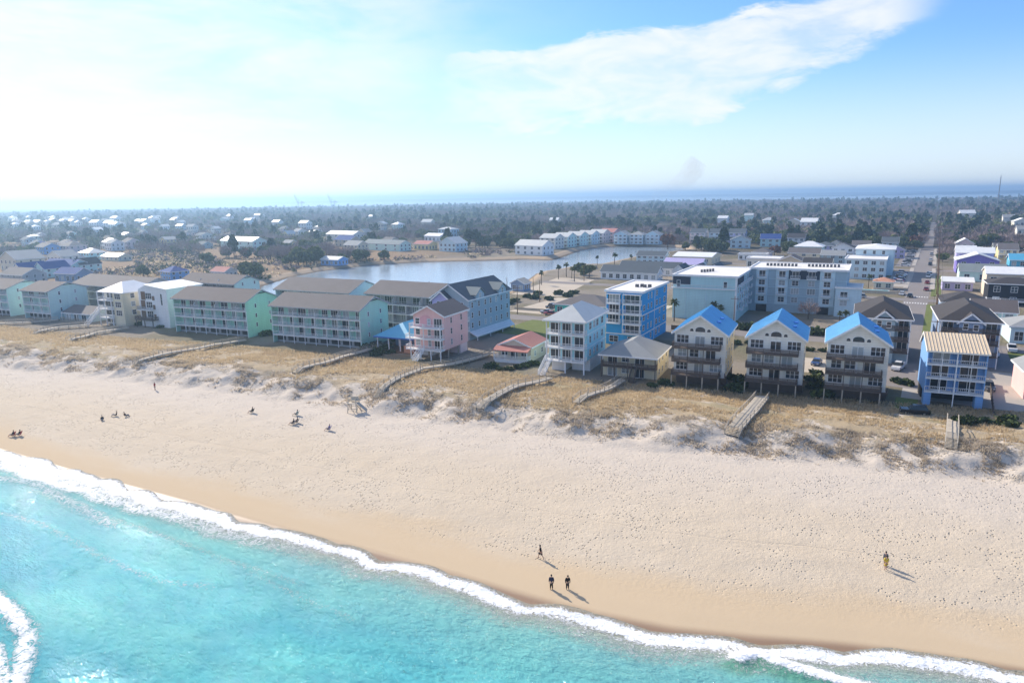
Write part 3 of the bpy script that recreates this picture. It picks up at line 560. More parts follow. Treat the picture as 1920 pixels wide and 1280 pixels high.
# ------------------------------------------------------------------ pink house
b = Bld('beach_house', 'pink three-storey house on stilts with white decks and brown roof', 'house', -111.8, 131.8, RF); W, Dp = 9.0, 12.2; b.foot(W, Dp + 2)
b.wall_gable(0, W, 0, Dp, 2.4, 11.1, 2.3, 'pink'); b.gable_y(0, W, 0, Dp, 11.15, 2.3, 'roof_brown', .45, .5)
n = 10; pts = [(3.6 + 1.9 * math.cos(math.pi * i / n), 8.2 + (1.2 + 1.7 * math.sin(math.pi * i / n))) for i in range(n + 1)]; pts = [(1.7, 8.15), (5.5, 8.15)] + pts
b.part('arched_recess', MB().prism(pts, -.04, .05), 'rose')
for z in (2.6, 5.35, 8.1):
    b.balcony(-.2 if z > 6 else -1.4, W, -2.0, 0, z, 'white', 'white', gap=.28)
    b.door('f', 7.2, z, 2.2, 0, pane='glass', cols=3); b.win('f', 4.6, z + .5, .8, 1.6, 0 if z < 8 else -.04); b.win('f', 1.2, z + .7, 1.2, 1.4, 0)
    for a in (3.4, 8.6): b.win('r', a, z + .8, .7, 1.4, W, frame='palepink')
    for px in (-.1, 4.0, W - .1): b.post(px, -1.9, z, z + 2.6 if z < 8 else z + 1.1, 'white', .18)
for px in (.1, 3, 6, W - .2):
    for py in (-1.9, 2, 7, 11.8): b.post(px, py, -.3, 2.4, 'white' if py < 0 else 'wood_grey', .24)
b.box('underhouse_box', W - 3.2, W - .1, 8, Dp - .2, -.1, 2.4, 'palepink'); b.box('underhouse_box', .3, 3.5, 3, 8, -.1, 2.4, 'white')
b.stairs(2.8, 4.2, -2.0, 2.6, -5.6, .5, 'white'); b.part('lattice', MB().bar((.2, -2.0, 0), (4, -2.0, 2.4), .06, .1).bar((4, -2.0, 0), (.2, -2.0, 2.4), .06, .1), 'white')
# ------------------------------------------------------------------ open pavilion with blue hip roof
b = Bld('pavilion', 'open-sided beach pavilion with bright blue hip roof', 'pavilion', -126.2, 133.2, RF); b.foot(12, 12)
b.hip(0, 11, 0, 15, 4.0, 3.2, 'metal_cyan', .6, 'y', 5.2, 'metal_navy')
for px in (.2, 3.8, 7.4, 10.8):
    for py in (.2, 5, 10, 14.6): b.post(px, py, -.2, 4.0, 'white', .22)
b.box('bar_room', 2, 10.6, 6, 14, -.1, 3.9, 'slateblue'); b.box('deck', -.5, 12.6, -1.2, 15, -.2, .25, 'wood_brown'); b.part('screen_fence', MB().box(9.4, 12.4, -1.1, -1.0, .3, 2.2), 'terracotta')
# ------------------------------------------------------------------ bright blue apartment building
b = Bld('apartment_building', 'bright royal blue apartment building with flat white roof and white trim', 'apartments', -75.4, 169.4, 3); W, Dp = 10.0, 23; b.foot(W, Dp)
b.box('wall', 0, W, 0, Dp, 0, 14.6, 'royal'); b.flat(0, W, 0, Dp, 14.6, 'membrane', 'white', .35, .5)
for z in (3.0, 8.3): b.box('band', W, W + .06, 0, Dp, z - .12, z + .16, 'white'); b.box('band', 0, W, -.06, 0, z - .12, z + .16, 'white')
b.box('corner_trim', W, W + .07, 11, 11.25, 0, 14.4, 'white')
for k, z in enumerate((.4, 3.4, 6.1, 8.8, 11.5)):
    for i, (x0, x1) in enumerate(((.5, 4.0), (5.2, 9.7))):
        if z > 3 and not (k == 1 and i == 0):
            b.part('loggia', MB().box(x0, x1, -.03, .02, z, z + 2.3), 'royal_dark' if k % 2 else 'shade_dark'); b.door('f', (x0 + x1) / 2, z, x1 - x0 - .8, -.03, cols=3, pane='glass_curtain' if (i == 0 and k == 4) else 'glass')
            b.balcony(x0 - .2, x1 + .3, -1.3, 0, z, 'white', 'white', gap=.3)
            b.post(x0 - .1, -1.2, z, z + 2.6, 'white', .16); b.post(x1 + .2, -1.2, z, z + 2.6, 'white', .16); b.box('lintel', x0 - .2, x1 + .3, -1.3, .0, z + 2.35, z + 2.48, 'white')
        elif k == 0: b.win('f', (x0 + x1) / 2, z + .4, 2.4, 1.6, 0, 2)
    for a in (1.6, 5.4, 8.2, 13, 16, 20.4):
        if (k + int(a)) % 5: b.win('r', a, z + .7, 1.5 if a in (1.6, 13, 20.4) else .8, 1.4, W, 2 if a in (1.6, 13, 20.4) else 1)
for i in range(4): b.part('air_unit', MB().box(5 + i * 1.1, 5.8 + i * 1.1, 9 + (i % 2), 9.9 + (i % 2), 14.7, 15.5), 'grey_dark')
# ------------------------------------------------------------------ large pale blue condominium (two wings)
b = Bld('condominium', 'large pale blue condominium with flat white roof and dark mansard panels', 'condominium', -72.8, 216.6, 4); b.foot(20, 30); 
W, Dp, Hh = 20.2, 30, 14.0; b.box('wing_wall', 0, W, 0, Dp, 0, Hh, 'skyblue'); b.flat(0, W, 0, Dp, Hh, 'membrane', 'white', .4, .35)
b.part('terrace_ledge', MB().box(-.5, W, -.5, 0, 9.9, 10.15), 'white'); b.rail([(-.4, -.45), (W - .3, -.45)], 10.15, 'white', gap=.4); b.part('mansard', MB().box(-.06, 5.6, -.12, 0, 11.2, 13.7), 'mansard'); b.win('f', 1.8, 10.5, 1.0, 1.9, -.12); b.win('f', 16.6, 10.6, 1.0, 1.8, 0)
for x in (4.2, 10.6): b.box('downpipe', x, x + .12, -.1, 0, 0, 9.9, 'powder')
b.box('corner_trim', W - .6, W + .05, -.05, 0, 0, 13.9, 'white')
for k, z in enumerate((.4, 3.0, 5.7, 8.4, 11.1)):
    for i, a in enumerate((2.2, 6.4, 10.6, 14.8, 19.0, 22.6)):
        if k == 0: continue
        b.win('r', a, z + .5, 1.8, 1.6, W, 2)
        if i % 2 == 1 or k == 4: b.box('bay_trim', W, W + .35, a - 1.3, a + 1.3, z + .05, z + .35, 'white'); b.part('balcony', MB().box(W, W + 1.1, a - 1.4, a + 1.4, z - .2, z), 'white'); b.rail([(W + 1.05, a - 1.35), (W + 1.05, a + 1.35)], z, 'white', gap=.35)
b.part('mansard', MB().box(W, W + .1, .5, 12, 11.0, 13.7), 'mansard')
# inland wing
x0, y0, W2, D2, H2 = 22.2, 24.0, 28.2, 21, 14.6; bw = ((0, 4.0, 'powder'), (4.0, 6.4, 'bluegrey'), (6.4, 10.4, 'powder'), (10.4, 20.0, 'bluegrey'), (20.0, 24.6, 'powder'), (24.6, 28.2, 'bluegrey'))
b.box('wing_wall', x0 - 2.2, x0 + W2, y0 + .3, y0 + D2, 0, H2, 'bluegrey'); b.flat(x0 - 2, x0 + W2, y0, y0 + D2, H2, 'membrane', 'white', .4, .35)
for i in range(18): xa = x0 + 2 + i * 1.15 + (3 if i > 8 else 0); b.part('air_unit', MB().box(xa, xa + .75, y0 + 9 + .1 * i, y0 + 9.8 + .1 * i, H2 + .1, H2 + 1.0), 'grey_dark')
for i in range(5): b.part('air_unit', MB().box(6.5 + i * .7, 7.1 + i * .7, 10 + i * 1.1, 10.8 + i * 1.1, Hh + .1, Hh + 1.0), 'grey_dark')
for xa, xb, m in bw: b.box('bay_wall', x0 + xa + .02, x0 + xb - .02, y0 + (.0 if m == 'powder' else .15), y0 + .3, 2.7, H2 - .3, m)
b.part('mansard', MB().box(x0 + 10.4, x0 + 20, y0 + .02, y0 + .3, 11.4, 14.3), 'mansard')
for k, z in enumerate((3.2, 6.0, 8.8, 11.6)):
    b.box('band', x0, x0 + W2, y0 - .05, y0 + .05, z - .4, z - .25, 'powder')
    for i, a in enumerate((2.0, 8.4, 12.6, 17.6, 22.3)):
        yy = y0 if i in (0, 1, 4) else y0 + .15 if k < 3 else y0 + .02; big = k % 2 == 1
        b.win('f', x0 + a, z + .4, 2.4 if (k == 1 and i in (2, 3)) else 1.9, 1.6 if not big else 1.9, yy, 3 if (k == 1 and i in (2, 3)) else 2, sill=not big)
        if big and not (k == 1 and i in (2, 3)): b.balcony(x0 + a - 1.5, x0 + a + 1.5, y0 - .9, y0, z, 'white', 'white', gap=.35); b.box('hood', x0 + a - 1.5, x0 + a + 1.5, y0 - .8, y0, z + 2.5, z + 2.68, 'white')
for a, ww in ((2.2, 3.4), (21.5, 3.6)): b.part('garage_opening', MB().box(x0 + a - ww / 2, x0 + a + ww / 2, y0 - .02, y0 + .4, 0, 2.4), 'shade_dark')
for a in (8.4, 13, 17.5): b.part('garage_door', MB().box(x0 + a - 1.7, x0 + a + 1.7, y0 + .2, y0 + .32, 0, 2.3), 'powder')
b.box('base_wall', x0, x0 + W2, y0 + .1, y0 + .3, 0, 2.7, 'bluegrey'); b.foot(52, 46)
x1 = x0 + 24.6; b.box('annex_wall', x1 + .5, x1 + 8, y0 - 2.2, y0 + 10, 0, 9.4, 'powder'); b.flat(x1 + .5, x1 + 8, y0 - 2.2, y0 + 10, 9.4, 'membrane', 'white', .3, .3)
for z in (3.2, 6.0): b.win('f', x1 + 3, z + .5, 2.0, 1.6, y0 - 2.2, 2); b.win('r', y0 + 2, z + .5, 1.6, 1.4, x1 + 8, 2)
b.balcony(x1 + 1.4, x1 + 4.6, y0 - 3.1, y0 - 2.2, 6.0, 'white', 'white')
# ------------------------------------------------------------------ two dark-roofed houses either side of the street
def dark_house(x, y, label, pedx, wallm, sidebal):
    b = Bld('beach_house', label, 'house', x, y, 5); W, Dp = 11.6, 21; b.foot(W, Dp); E = 10.6
    b.box('wall', 0, W, 1.6, Dp, 0, E, wallm); b.hip(0, W, 0, Dp, E + .1, 3.4, 'roof_dark', .5, 'y', 6.2)
    b.wall_gable(pedx, pedx + 4.6, .1, 2, 0, E - .3, 1.9, wallm, 'gable_wall'); b.gable_y(pedx, pedx + 4.6, .1, 6.5, E - .25, 1.95, 'roof_dark', .45, .4)
    for z in (2.7, 5.4, 8.0):
        b.balcony(0, W, 0, 1.6, z, 'wood_dark', 'wood_dark', True)
        for a in (pedx - 2.0, pedx + 6.4):
            if .8 < a < W - .8: b.door('f', a, z, 2.0, 1.6)
        b.win('f', pedx + 1.3, z + .7, .9, 1.3, .1); b.win('f', pedx + 3.3, z + .5, .9, 1.3, .1)
        for a in (4, 9, 14, 18): b.win('r', a, z + .8, 1.1, 1.3, W)
        if sidebal: b.balcony(W, W + 1.5, 1.5, 8, z, 'wood_dark', 'wood_dark', True)
    for px in (.1, W - .1): b.post(px, .1, 0, E, 'white', .2)
    return b
dark_house(-15.3, 179.2, 'slate blue house with brown-black hip roof left of the street', 3.8, 'bluegrey', False)
dark_house(2.0, 183.4, 'slate blue house with black hip roof right of the street', 3.6, 'slateblue', False)
# ------------------------------------------------------------------ long condo blocks with balconies under brown roofs
def condo(label, x, y, W, Dp, wallm, roofm, bays, rot=8.0, E=10.8, H=2.7, rails='white', recess='mint_pale', base='grey', hipend=True, front='mint', posts=True, nm='condo_block', grp=None):
    b = Bld(nm, label, 'condo', x, y, rot, group=grp); b.foot(W, Dp)
    b.wall_gable_x(W - .3, W, 0, Dp, 0, E, H * .9, wallm); b.wall_gable_x(0, .3, 0, Dp, 0, E, H * .9, wallm); b.box('front_wall', .3, W - .3, 1.9, Dp, 2.1, E - .02, front)
    b.gable_x(0, W, 0, Dp, E, H, roofm, .7, .35, 'grey', .2)
    if hipend: b.part('roof_dormer', MB().poly([(W - 3.2, Dp * .5, E + H + .25), (W + .5, Dp * .30, E + H * .55 + .3), (W + .5, Dp * .70, E + H * .55 + .3)]).poly([(W - 3.2, Dp * .5, E + H + .25), (W + .5, Dp * .70, E + H * .55 + .3), (W + .5, Dp * .3, E + H * .55 + .3)]), 'roof_dark')
    bw = W / bays
    for z in (2.3, 5.1, 7.9):
        b.balcony(.0, W, -.1, 1.9, z, 'white', rails, sides=(1, 0), gap=.33)
        for i in range(bays): b.door('f', (i + .5) * bw + random.uniform(-.35, .35), z, random.choice((1.8, 2.2, 2.6)) if bw > 3.4 else 2.0, 1.9, cols=random.choice((2, 3)), pane='glass' if random.random() < .65 else 'glass_curtain')
    for i in range(bays + 1):
        if posts: b.post(min(max(i * bw, .1), W - .1), .0, -.1, 7.8, 'white', .15)
        if i % 2 == 0 and 0 < i < bays: b.part('divider', MB().prismx([(0.1, 7.9), (1.9, 7.9), (1.9, 10.7), (1.4, 10.7), (.1, 9.0)], i * bw - .08, i * bw + .08), 'white')
        if 0 < i < bays: b.part('partition', MB().box(i * bw - .06, i * bw + .06, .4, 1.9, 2.3, 7.7), recess)
    b.box('ground_wall', .3, W - .3, 1.4, Dp, -.2, 2.1, base)
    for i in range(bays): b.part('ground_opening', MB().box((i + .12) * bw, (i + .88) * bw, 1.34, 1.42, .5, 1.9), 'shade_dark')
    for z in (2.9, 5.7, 8.6):
        for a in (3.8, 9.6): b.win('r', a, z, .6, 1.1, W)
    return b
condo('mint green condo block with brown roof beside the blue pavilion', -160.6, 127.2, 30.6, 13.4, 'mint', 'roof_taupe', 8, 8.5)
condo('mint green condo block with brown roof beside the white gabled house', -201.4, 123.2, 29.6, 13, 'mint', 'roof_brown', 7, 8.5)
condo('pale mint condo block with brown roof beside the low brown-roofed house', -276.0, 112.8, 14.6, 14, 'mint_pale', 'roof_brown', 3, 8, 10.2, 2.4, hipend=True, front='mint_pale')
condo('pale mint condo block with brown roof, farthest one along the beach', -300.0, 110.0, 14.6, 14, 'mint_pale', 'roof_brown', 3, 8, 10.2, 2.4, hipend=True, front='mint_pale')
condo('grey condo block with long taupe roof behind the mint block by the pavilion', -187.5, 151.0, 31, 16, 'powder', 'roof_taupe', 6, 6, 11, 3.0, 'grey', 'grey', 'grey', False, 'grey', True)
condo('grey condo block with taupe roof behind the blue pavilion', -152.0, 156.8, 25.4, 16, 'skyblue', 'roof_taupe', 5, 4, 11, 3.0, 'grey', 'grey', 'grey', False, 'grey', True)
condo('weathered grey condo block with grey roof behind the ornate white house', -279.0, 131.0, 40, 16, 'grey', 'roof_taupe', 8, 4, 10.2, 2.8, 'grey', 'grey', 'grey', False, 'grey', True)
condo('taupe-roofed condo block with pale teal end wall by the lake', -252.0, 158.0, 30, 12, 'mint_pale', 'roof_brown', 6, 5, 9.6, 2.6, 'grey', 'grey', 'grey', True, 'grey', True)
# ------------------------------------------------------------------ grey-blue building with slate gables
b = Bld('apartment_building', 'blue-grey gabled apartment building with dark slate roof and dormers', 'apartments', -123.6, 154.6, 2); W, Dp = 12.6, 23; b.foot(W, Dp); E, H = 11.8, 3.9
b.wall_gable(0, W, 0, Dp, 0, E, H - .1, 'bluegrey'); b.gable_y(0, W, 0, Dp, E, H, 'roof_slate', .5, .9)
b.wall_gable(1, 7.6, -1.6, .05, 0, E - .6, 2.4, 'lavender', 'gable_wall'); b.gable_y(1, 7.6, -1.6, 4, E - .55, 2.45, 'roof_slate', .5, .6)
for ya in (3.0, 15.5):
    d = MB().prismx([(ya, E - 1), (ya + 4.4, E - 1), (ya + 4.4, E + 1.0), (ya + 2.2, E + 2.6), (ya, E + 1.0)], W - 3, W + .5); b.part('dormer_wall', d, 'bluegrey')
    rr = MB()
    for sg in (-1, 1):
        ye = ya + 2.2 + sg * 2.7; q = [(W - 4.5, ye, E + .75), (W + .9, ye, E + .75), (W + .9, ya + 2.2, E + 2.75), (W - 4.5, ya + 2.2, E + 2.75)]; q = q if sg < 0 else q[::-1]; rr.hexa(q, [(p[0], p[1], p[2] + .16) for p in q])
    b.part('dormer_roof', rr, 'roof_greygreen'); b.win('r', ya + 2.2, E - .2, 1.0, 1.5, W + .5, 2)
for z in (2.9, 5.8, 8.7):
    for a in (1.6, 5.2, 8.6, 11.6, 14.8, 17.8, 21.2): b.win('r', a, z + .5, .8, 1.5, W)
    b.door('f', 4.3, z, 3.0, -1.6, cols=3); b.win('f', 9.8, z + .5, 1.8, 1.5, 0, 2); b.balcony(7.6, W + .2, -1.4, 0, z, 'white', 'white')
b.part('skirt_roof', MB().hexa([(W, 0, 2.3), (W + 2.2, .4, 1.1), (W + 2.2, Dp - 1, 1.1), (W, Dp, 2.3)], [(W, 0, 2.5), (W + 2.2, .4, 1.25), (W + 2.2, Dp - 1, 1.25), (W, Dp, 2.5)]), 'white')
for a in (1, 8, 15, 22): b.post(W + 2.0, a, 0, 1.15, 'white', .2)
# ------------------------------------------------------------------ ornate white house and its modern neighbour, low house
b = Bld('beach_house', 'ornate cream house with arched windows, hip roof and long white stairs', 'house', -236.8, 119.6, 8); W, Dp = 11.4, 13; b.foot(W, Dp + 4)
b.box('wall', 0, W, 1.4, Dp, 0, 11.2, 'white_warm'); b.box('tower_wall', W - 4.6, W + .2, -.6, 5, 0, 10.8, 'cream'); b.hip(0, W, 0, Dp, 11.2, 3.0, 'metal_white', .7, 'y', 5)
for z in (2.6, 5.5, 8.4): b.balcony(-.2, W - 4.6, -1.2, 1.4, z, 'white', 'white', gap=.35)
for k, z in enumerate((.6, 3.2, 6.0)):
    for i in range(3):
        n = 6; xc = .9 + i * 1.9; p = [(xc - .6, z), (xc + .6, z)] + [(xc + .6 * math.cos(math.pi * t / n), z + 1.3 + .6 * math.sin(math.pi * t / n)) for t in range(n + 1)]; b.part('arched_window', MB().prism(p, 1.3, 1.45), 'glass')
for z in (3.2, 6.0, 8.7): b.win('f', W - 2.2, z + .3, 2.6, 1.7, -.6, 3); b.win('f', 3, z + .3 if z > 8 else z, 3.0, 1.6, 1.4, 3); b.win('r', 3, z + .4, 1.4, 1.5, W + .2)
b.stairs(-1.6, -.2, .5, 5.5, -5.6, .2, 'white'); 
for px in (.1, 3.2, 6.4): b.post(px, -1.1, 0, 11, 'white', .22)
b = Bld('beach_house', 'tall white modern house with brown wood panels and sloping roof', 'house', -221.6, 124.0, 8); W, Dp = 13, 14; b.foot(W, Dp)
b.part('wall', MB().prism([(0, 0), (W, 0), (W, 12.4), (3.4, 13.6), (0, 12.2)], 0, Dp), 'white'); b.part('roof', MB().hexa([(3.2, -.5, 13.62), (W + .4, -.5, 12.4), (W + .4, Dp + .4, 12.4), (3.2, Dp + .4, 13.62)], [(3.2, -.5, 13.9), (W + .4, -.5, 12.7), (W + .4, Dp + .4, 12.7), (3.2, Dp + .4, 13.9)]), 'metal_white')
for z, xa in ((2.8, .6), (5.9, .8), (8.8, 1.2)): b.part('wood_panel', MB().box(xa, xa + 1.9, -.12, 0, z, z + 2.7), 'wood_brown'); b.win('f', 4.6, z + .4, 2.6, 1.9, 0, 3); b.part('wood_panel', MB().box(6.2, 7.2, -.1, 0, z, z + 1.4), 'wood_brown')
b.balcony(-.4, 8, -2.2, 0, 2.6, 'wood_dark', 'wood_dark', True); b.balcony(.2, 6.6, -1.4, 0, 5.7, 'white', 'grey'); b.win('f', 10.4, 7.4, .7, 3.6, 0); b.win('r', 4, 9.0, .9, 1.8, W); b.win('r', 9, 9.6, .8, .5, W); b.win('r', 10.6, 9.6, .8, .5, W)
for px in (.2, 4, 7.8): b.post(px, -2.1, -.2, 2.4, 'wood_dark', .22)
b = Bld('cottage', 'low beach house with brown roof between the mint block and ornate house', 'cottage', -257.8, 117.2, 8); b.foot(12, 9); b.wall_gable_x(0, 14, 0, 9, 0, 2.9, 1.7, 'bluegrey'); b.gable_x(0, 14, 0, 9, 2.95, 1.75, 'roof_taupe', .6, .5)
for a in (2.5, 6.5, 10.5): b.door('f', a, .1, 2.2, 0); b.post(a - 1.6, -1.4, 0, 2.7, 'white', .15)
b.balcony(0, 14, -1.6, 0, .3, 'wood_grey', 'wood_grey')
# ------------------------------------------------------------------ simpler houses farther back
def house(label, u, v, W, Dp, E, roof, H, wallm, roofm, rot=3.0, floors=2, porch=False, xy=None, name='house', cat='house', group=None, wins=True, trim='white', stilts=0.0, nw=3):
    x, y = xy if xy else G(u, v, 3.0)[:2]
    b = Bld(name, label, cat, x, y, rot, group=group); b.foot(W, Dp); rr_ = math.hypot(x, y)
    if rr_ > 330: FOOT.extend(((x + W / 2) * (1 - k / rr_), (y + 2) * (1 - k / rr_), W * .55 + 2) for k in (10, 20, 32, 46, 60))
    if roof == 'gy': b.wall_gable(0, W, 0, Dp, stilts, E, H * .96, wallm); b.gable_y(0, W, 0, Dp, E, H, roofm, .5, .4, trim)
    elif roof == 'gx': b.wall_gable_x(0, W, 0, Dp, stilts, E, H * .94, wallm); b.gable_x(0, W, 0, Dp, E, H, roofm, .5, .4, trim)
    elif roof == 'hip': b.box('wall', 0, W, 0, Dp, stilts, E, wallm); b.hip(0, W, 0, Dp, E + .05, H, roofm, .6, 'y' if Dp >= W else 'x', None, trim)
    else: b.box('wall', 0, W, 0, Dp, stilts, E, wallm); b.flat(0, W, 0, Dp, E, roofm, trim, .4, .3)
    if stilts:
        for px in (.2, W / 2, W - .2):
            for py in (.2, Dp - .2): b.post(px, py, -.1, stilts, 'white', .3)
        b.box('ground_room', 1, W - 1, 2, Dp - 1, -.1, stilts, wallm)
    fh = (E - stilts) / floors
    for k in range(floors if wins else 0):
        z = stilts + k * fh
        for i in range(nw): b.win('f', W * (i + .5) / nw, z + .8, min(1.8, W / nw * .5), fh * .5, 0, 2)
        for i in range(3): b.win('r', Dp * (i + .5) / 3, z + .8, 1.2, fh * .5, W)
        if porch and k > 0 or porch and stilts:
            b.balcony(0, W, -1.8, 0, z + .05, 'white', 'white', gap=.5)
            for px in (.1, W / 3, 2 * W / 3, W - .1): b.post(px, -1.7, z - (fh if k else stilts), z + fh - .1 if k == floors - 1 else z, 'white', .2)
    return b
H_ = house
# behind and beside the condominium
b = H_('pale blue two-tier building with flat white roof beside the street', 0, 0, 17, 20, 9, 'flat', 0, 'powder', 'membrane', 2, 3, xy=(-36.6, 352), name='apartment_building', cat='building', nw=5); b.box('upper_wall', 3, 19.5, 20.1, 44, 0, 12.4, 'powder'); b.hip(3, 19.5, 20.1, 44, 12.5, 1.6, 'metal_white', .5, 'y')
for z in (4, 7, 10):
    for a in (7, 11, 15): b.win('f', a, z if z > 9 else z, 1.2, 1.6, 20.1) if z > 9 else None
    for a in (23, 28, 33, 38): b.win('r', a, z, 1.4, 1.6, 19.5, 2)
H_('white-roofed low building behind the condominium', 0, 0, 17, 14, 5, 'flat', 0, 'white_warm', 'membrane', 3, 1, xy=(-88.5, 384), name='building', cat='building', nw=5)
H_('brown gabled house with dark roof behind the condominium', 0, 0, 12, 12, 5.2, 'gy', 2.8, 'tan', 'roof_brown', 3, 2, xy=(-70, 372))
H_('dark grey roofed house behind the condominium', 0, 0, 13, 10, 4.6, 'gx', 2.8, 'grey', 'roof_dark', 3, 1, xy=(-57, 366))
H_('turquoise house with white hip roof near the woods', 0, 0, 16, 13, 6.4, 'hip', 3, 'aqua', 'metal_white', 2, 2, xy=(-77.4, 462))
H_('tan house with taupe roof in front of the turquoise house', 0, 0, 17, 11, 5, 'gx', 2.6, 'beige', 'roof_taupe', 2, 2, xy=(-75, 428))
H_('white porch house with dark roof near the woods', 0, 0, 12, 11, 6.2, 'gy', 2.6, 'white', 'roof_dark', 2, 2, True, xy=(-55.5, 460))
H_('grey-blue house with grey roof beside the white porch house', 0, 0, 12, 10, 5, 'gx', 2.2, 'bluegrey', 'roof_grey', 2, 2, xy=(-56, 420))
H_('small house with orange roof by the swimming pool', 0, 0, 7, 7, 3.2, 'hip', 1.6, 'beige', 'terracotta', 2, 1, xy=(-21.5, 318), nw=2)
H_('slate roofed house deep in the trees left of the street', 0, 0, 10, 10, 5, 'gy', 2.6, 'lavender', 'roof_slate', 2, 2, xy=(-27, 470))
# right of the street
b = H_('purple house with white roofs right of the street', 0, 0, 17, 14, 6.4, 'gy', 3.0, 'purple', 'metal_white', 3, 2, xy=(8.0, 396), nw=3); b.wall_gable_x(.5, 16, 14, 24, 0, 9, 2.0, 'lavender'); b.gable_x(.5, 16, 14, 24, 9, 2.2, 'metal_white')
H_('pale green house with long grey roof beside the purple house', 0, 0, 17, 12, 4.6, 'gx', 2.6, 'mint_pale', 'roof_greygreen', 3, 1, xy=(8.8, 362))
H_('bright teal-blue house with shed roof right of the purple house', 0, 0, 10, 10, 7, 'gx', 2.4, 'tealblue', 'metal_cyan', 3, 2, xy=(29, 398))
H_('small lavender house with pale flat-pitched roof by the street', 0, 0, 10.4, 9, 3.6, 'gx', 1.3, 'lavender', 'metal_white', 3, 1, True, xy=(2.6, 326))
H_('low house with dark grey hip roof right of the street', 0, 0, 12.5, 15, 4.6, 'hip', 2.8, 'slateblue', 'roof_dark', 4, 1, xy=(2.6, 258))
b = H_('black modern house with white-framed windows and white deck', 0, 0, 15, 11, 7.4, 'hip', 1.8, 'black_paint', 'roof_dark', 4, 2, xy=(16.2, 292), nw=3); b.balcony(-.5, 15, -3, 0, 1.6, 'white', 'white'); b.stairs(2, 3.4, -3, 1.6, -5.4, 0, 'white')
b = H_('house with three white sloping roofs behind the black house', 0, 0, 18, 12, 8.6, 'gx', 2.0, 'beige', 'metal_white', 4, 2, xy=(16.4, 314), nw=4)
H_('pale grey-blue cottage with grey roof beside the lawn', 0, 0, 11, 12, 4.6, 'hip', 2.4, 'powder', 'roof_grey', 6, 1, True, xy=(18.2, 219))
H_('pink beach house with white porch by the parking lot', 0, 0, 10, 10, 5.6, 'gy', 2.4, 'pink', 'roof_grey', 7, 2, True, xy=(16.6, 160))
H_('white house in the trees on the right side of the street', 0, 0, 12, 10, 5, 'gx', 2.6, 'white', 'roof_grey', 2, 2, xy=(52, 470))
H_('grey house with steep roof in the trees right of the street', 0, 0, 10, 9, 5.5, 'gy', 3.4, 'powder', 'roof_slate', 2, 2, xy=(38, 452))
# teal motel and cottages between the sea row and the lake
b = H_('teal motel with wide brown hip roof', 0, 0, 19, 15, 3.5, 'hip', 2.8, 'teal', 'roof_taupe', 3, 1, xy=(-111, 206), name='motel', cat='motel', nw=5)
for i, (x, y, W_, lab) in enumerate(((-138.5, 304, 28, 'long white cottage row with slate roof nearest the royal blue building'), (-138.5, 327, 31, 'long white cottage row with slate roof, second from the royal blue building'))): H_(lab, 0, 0, W_, 9, 3.8, 'gx', 2.6, 'white', 'roof_slate', 3, 1, xy=(x, y), nw=8)
for i, lab in enumerate(('white gabled cottage at the end of the slate-roofed row', 'white gabled cottage between two others by the slate-roofed row', 'white gabled cottage nearest the big condominium')): H_(lab, 0, 0, 6, 12, 4.0, 'gy', 2.6, 'white', 'roof_slate', 3, 1, xy=(-107.5 + 7.4 * i, 318 + 4 * i), nw=2, group='white gabled cottages')
H_('white house with plain slate roof standing at the lake edge', 0, 0, 17, 10, 4.6, 'gx', 2.2, 'powder', 'roof_slate', 3, 2, xy=(-152, 384), nw=5)
H_('purple-grey roofed house beside the cottage rows', 0, 0, 20, 12, 3.6, 'gx', 2.6, 'powder', 'lavender', 3, 1, xy=(-124, 352), nw=5)
H_('large hall with pale shallow roof by the lake end', 0, 0, 22, 24, 4.4, 'gx', 1.6, 'cream', 'metal_white', 3, 1, xy=(-131, 388), name='hall', cat='hall', nw=4)
H_('small hut with tan roof and dark blue base on the lake shore', 958, 545, 6.5, 6, 3.4, 'gy', 1.7, 'slateblue', 'wood_pale', 3, 1, name='lake_hut', cat='hut', nw=2)
# townhouses over the lake
H_('white townhouse block with pale roof at the lake bend', 966, 477, 24, 13, 6.6, 'gx', 3.4, 'white', 'metal_grey', -8, 2, nw=4, name='townhouse', cat='townhouse')
for i in range(6):
    H_(('cream townhouse at the near end of the long lakeside row', 'pale aqua townhouse in the long lakeside row', 'pale aqua townhouse in the long lakeside row', 'pale blue townhouse in the long lakeside row', 'pink townhouse in the long lakeside row', 'rose townhouse at the far end of the long lakeside row')[i], 0, 0, 14, 13, 8.4, 'gx', 2.8, ('white_warm', 'mint_pale', 'mint_pale', 'powder', 'palepink', 'rose')[i], ('metal_grey', 'metal_grey', 'metal_grey', 'metal_grey', 'metal_grey', 'roof_red')[i], -4, 3, i > 0, xy=(-262 + 2.0 * i, 462 + 17.5 * i), nw=3, name='townhouse', cat='townhouse', group='lakeside townhouse row')
for i, x in enumerate((-228, -215.5, -203)): H_(('pale blue three-storey lake house with slate roof beside the rose townhouse', 'pale blue three-storey lake house between two alike', 'pale blue three-storey lake house nearest the rust-coloured tree')[i], 0, 0, 11, 11, 8, 'hip' if i == 1 else 'gy', 2.6, 'powder', 'roof_grey', 3, 3, True, xy=(x, 526 + 3 * i), name='lake_house', cat='house', group='pale blue lake houses')
for i, (x, m) in enumerate(((-176, 'palepink'), (-161, 'powder'), (-146, 'lavender'))): H_(('pale pink three-storey house with slate roof behind the lake', 'blue-grey three-storey house with slate roof behind the lake', 'lavender three-storey house with slate roof behind the lake')[i], 0, 0, 12.5, 11, 8.2, 'gx', 3, m, 'roof_slate', 3, 3, True, xy=(x, 562 + 3 * i))
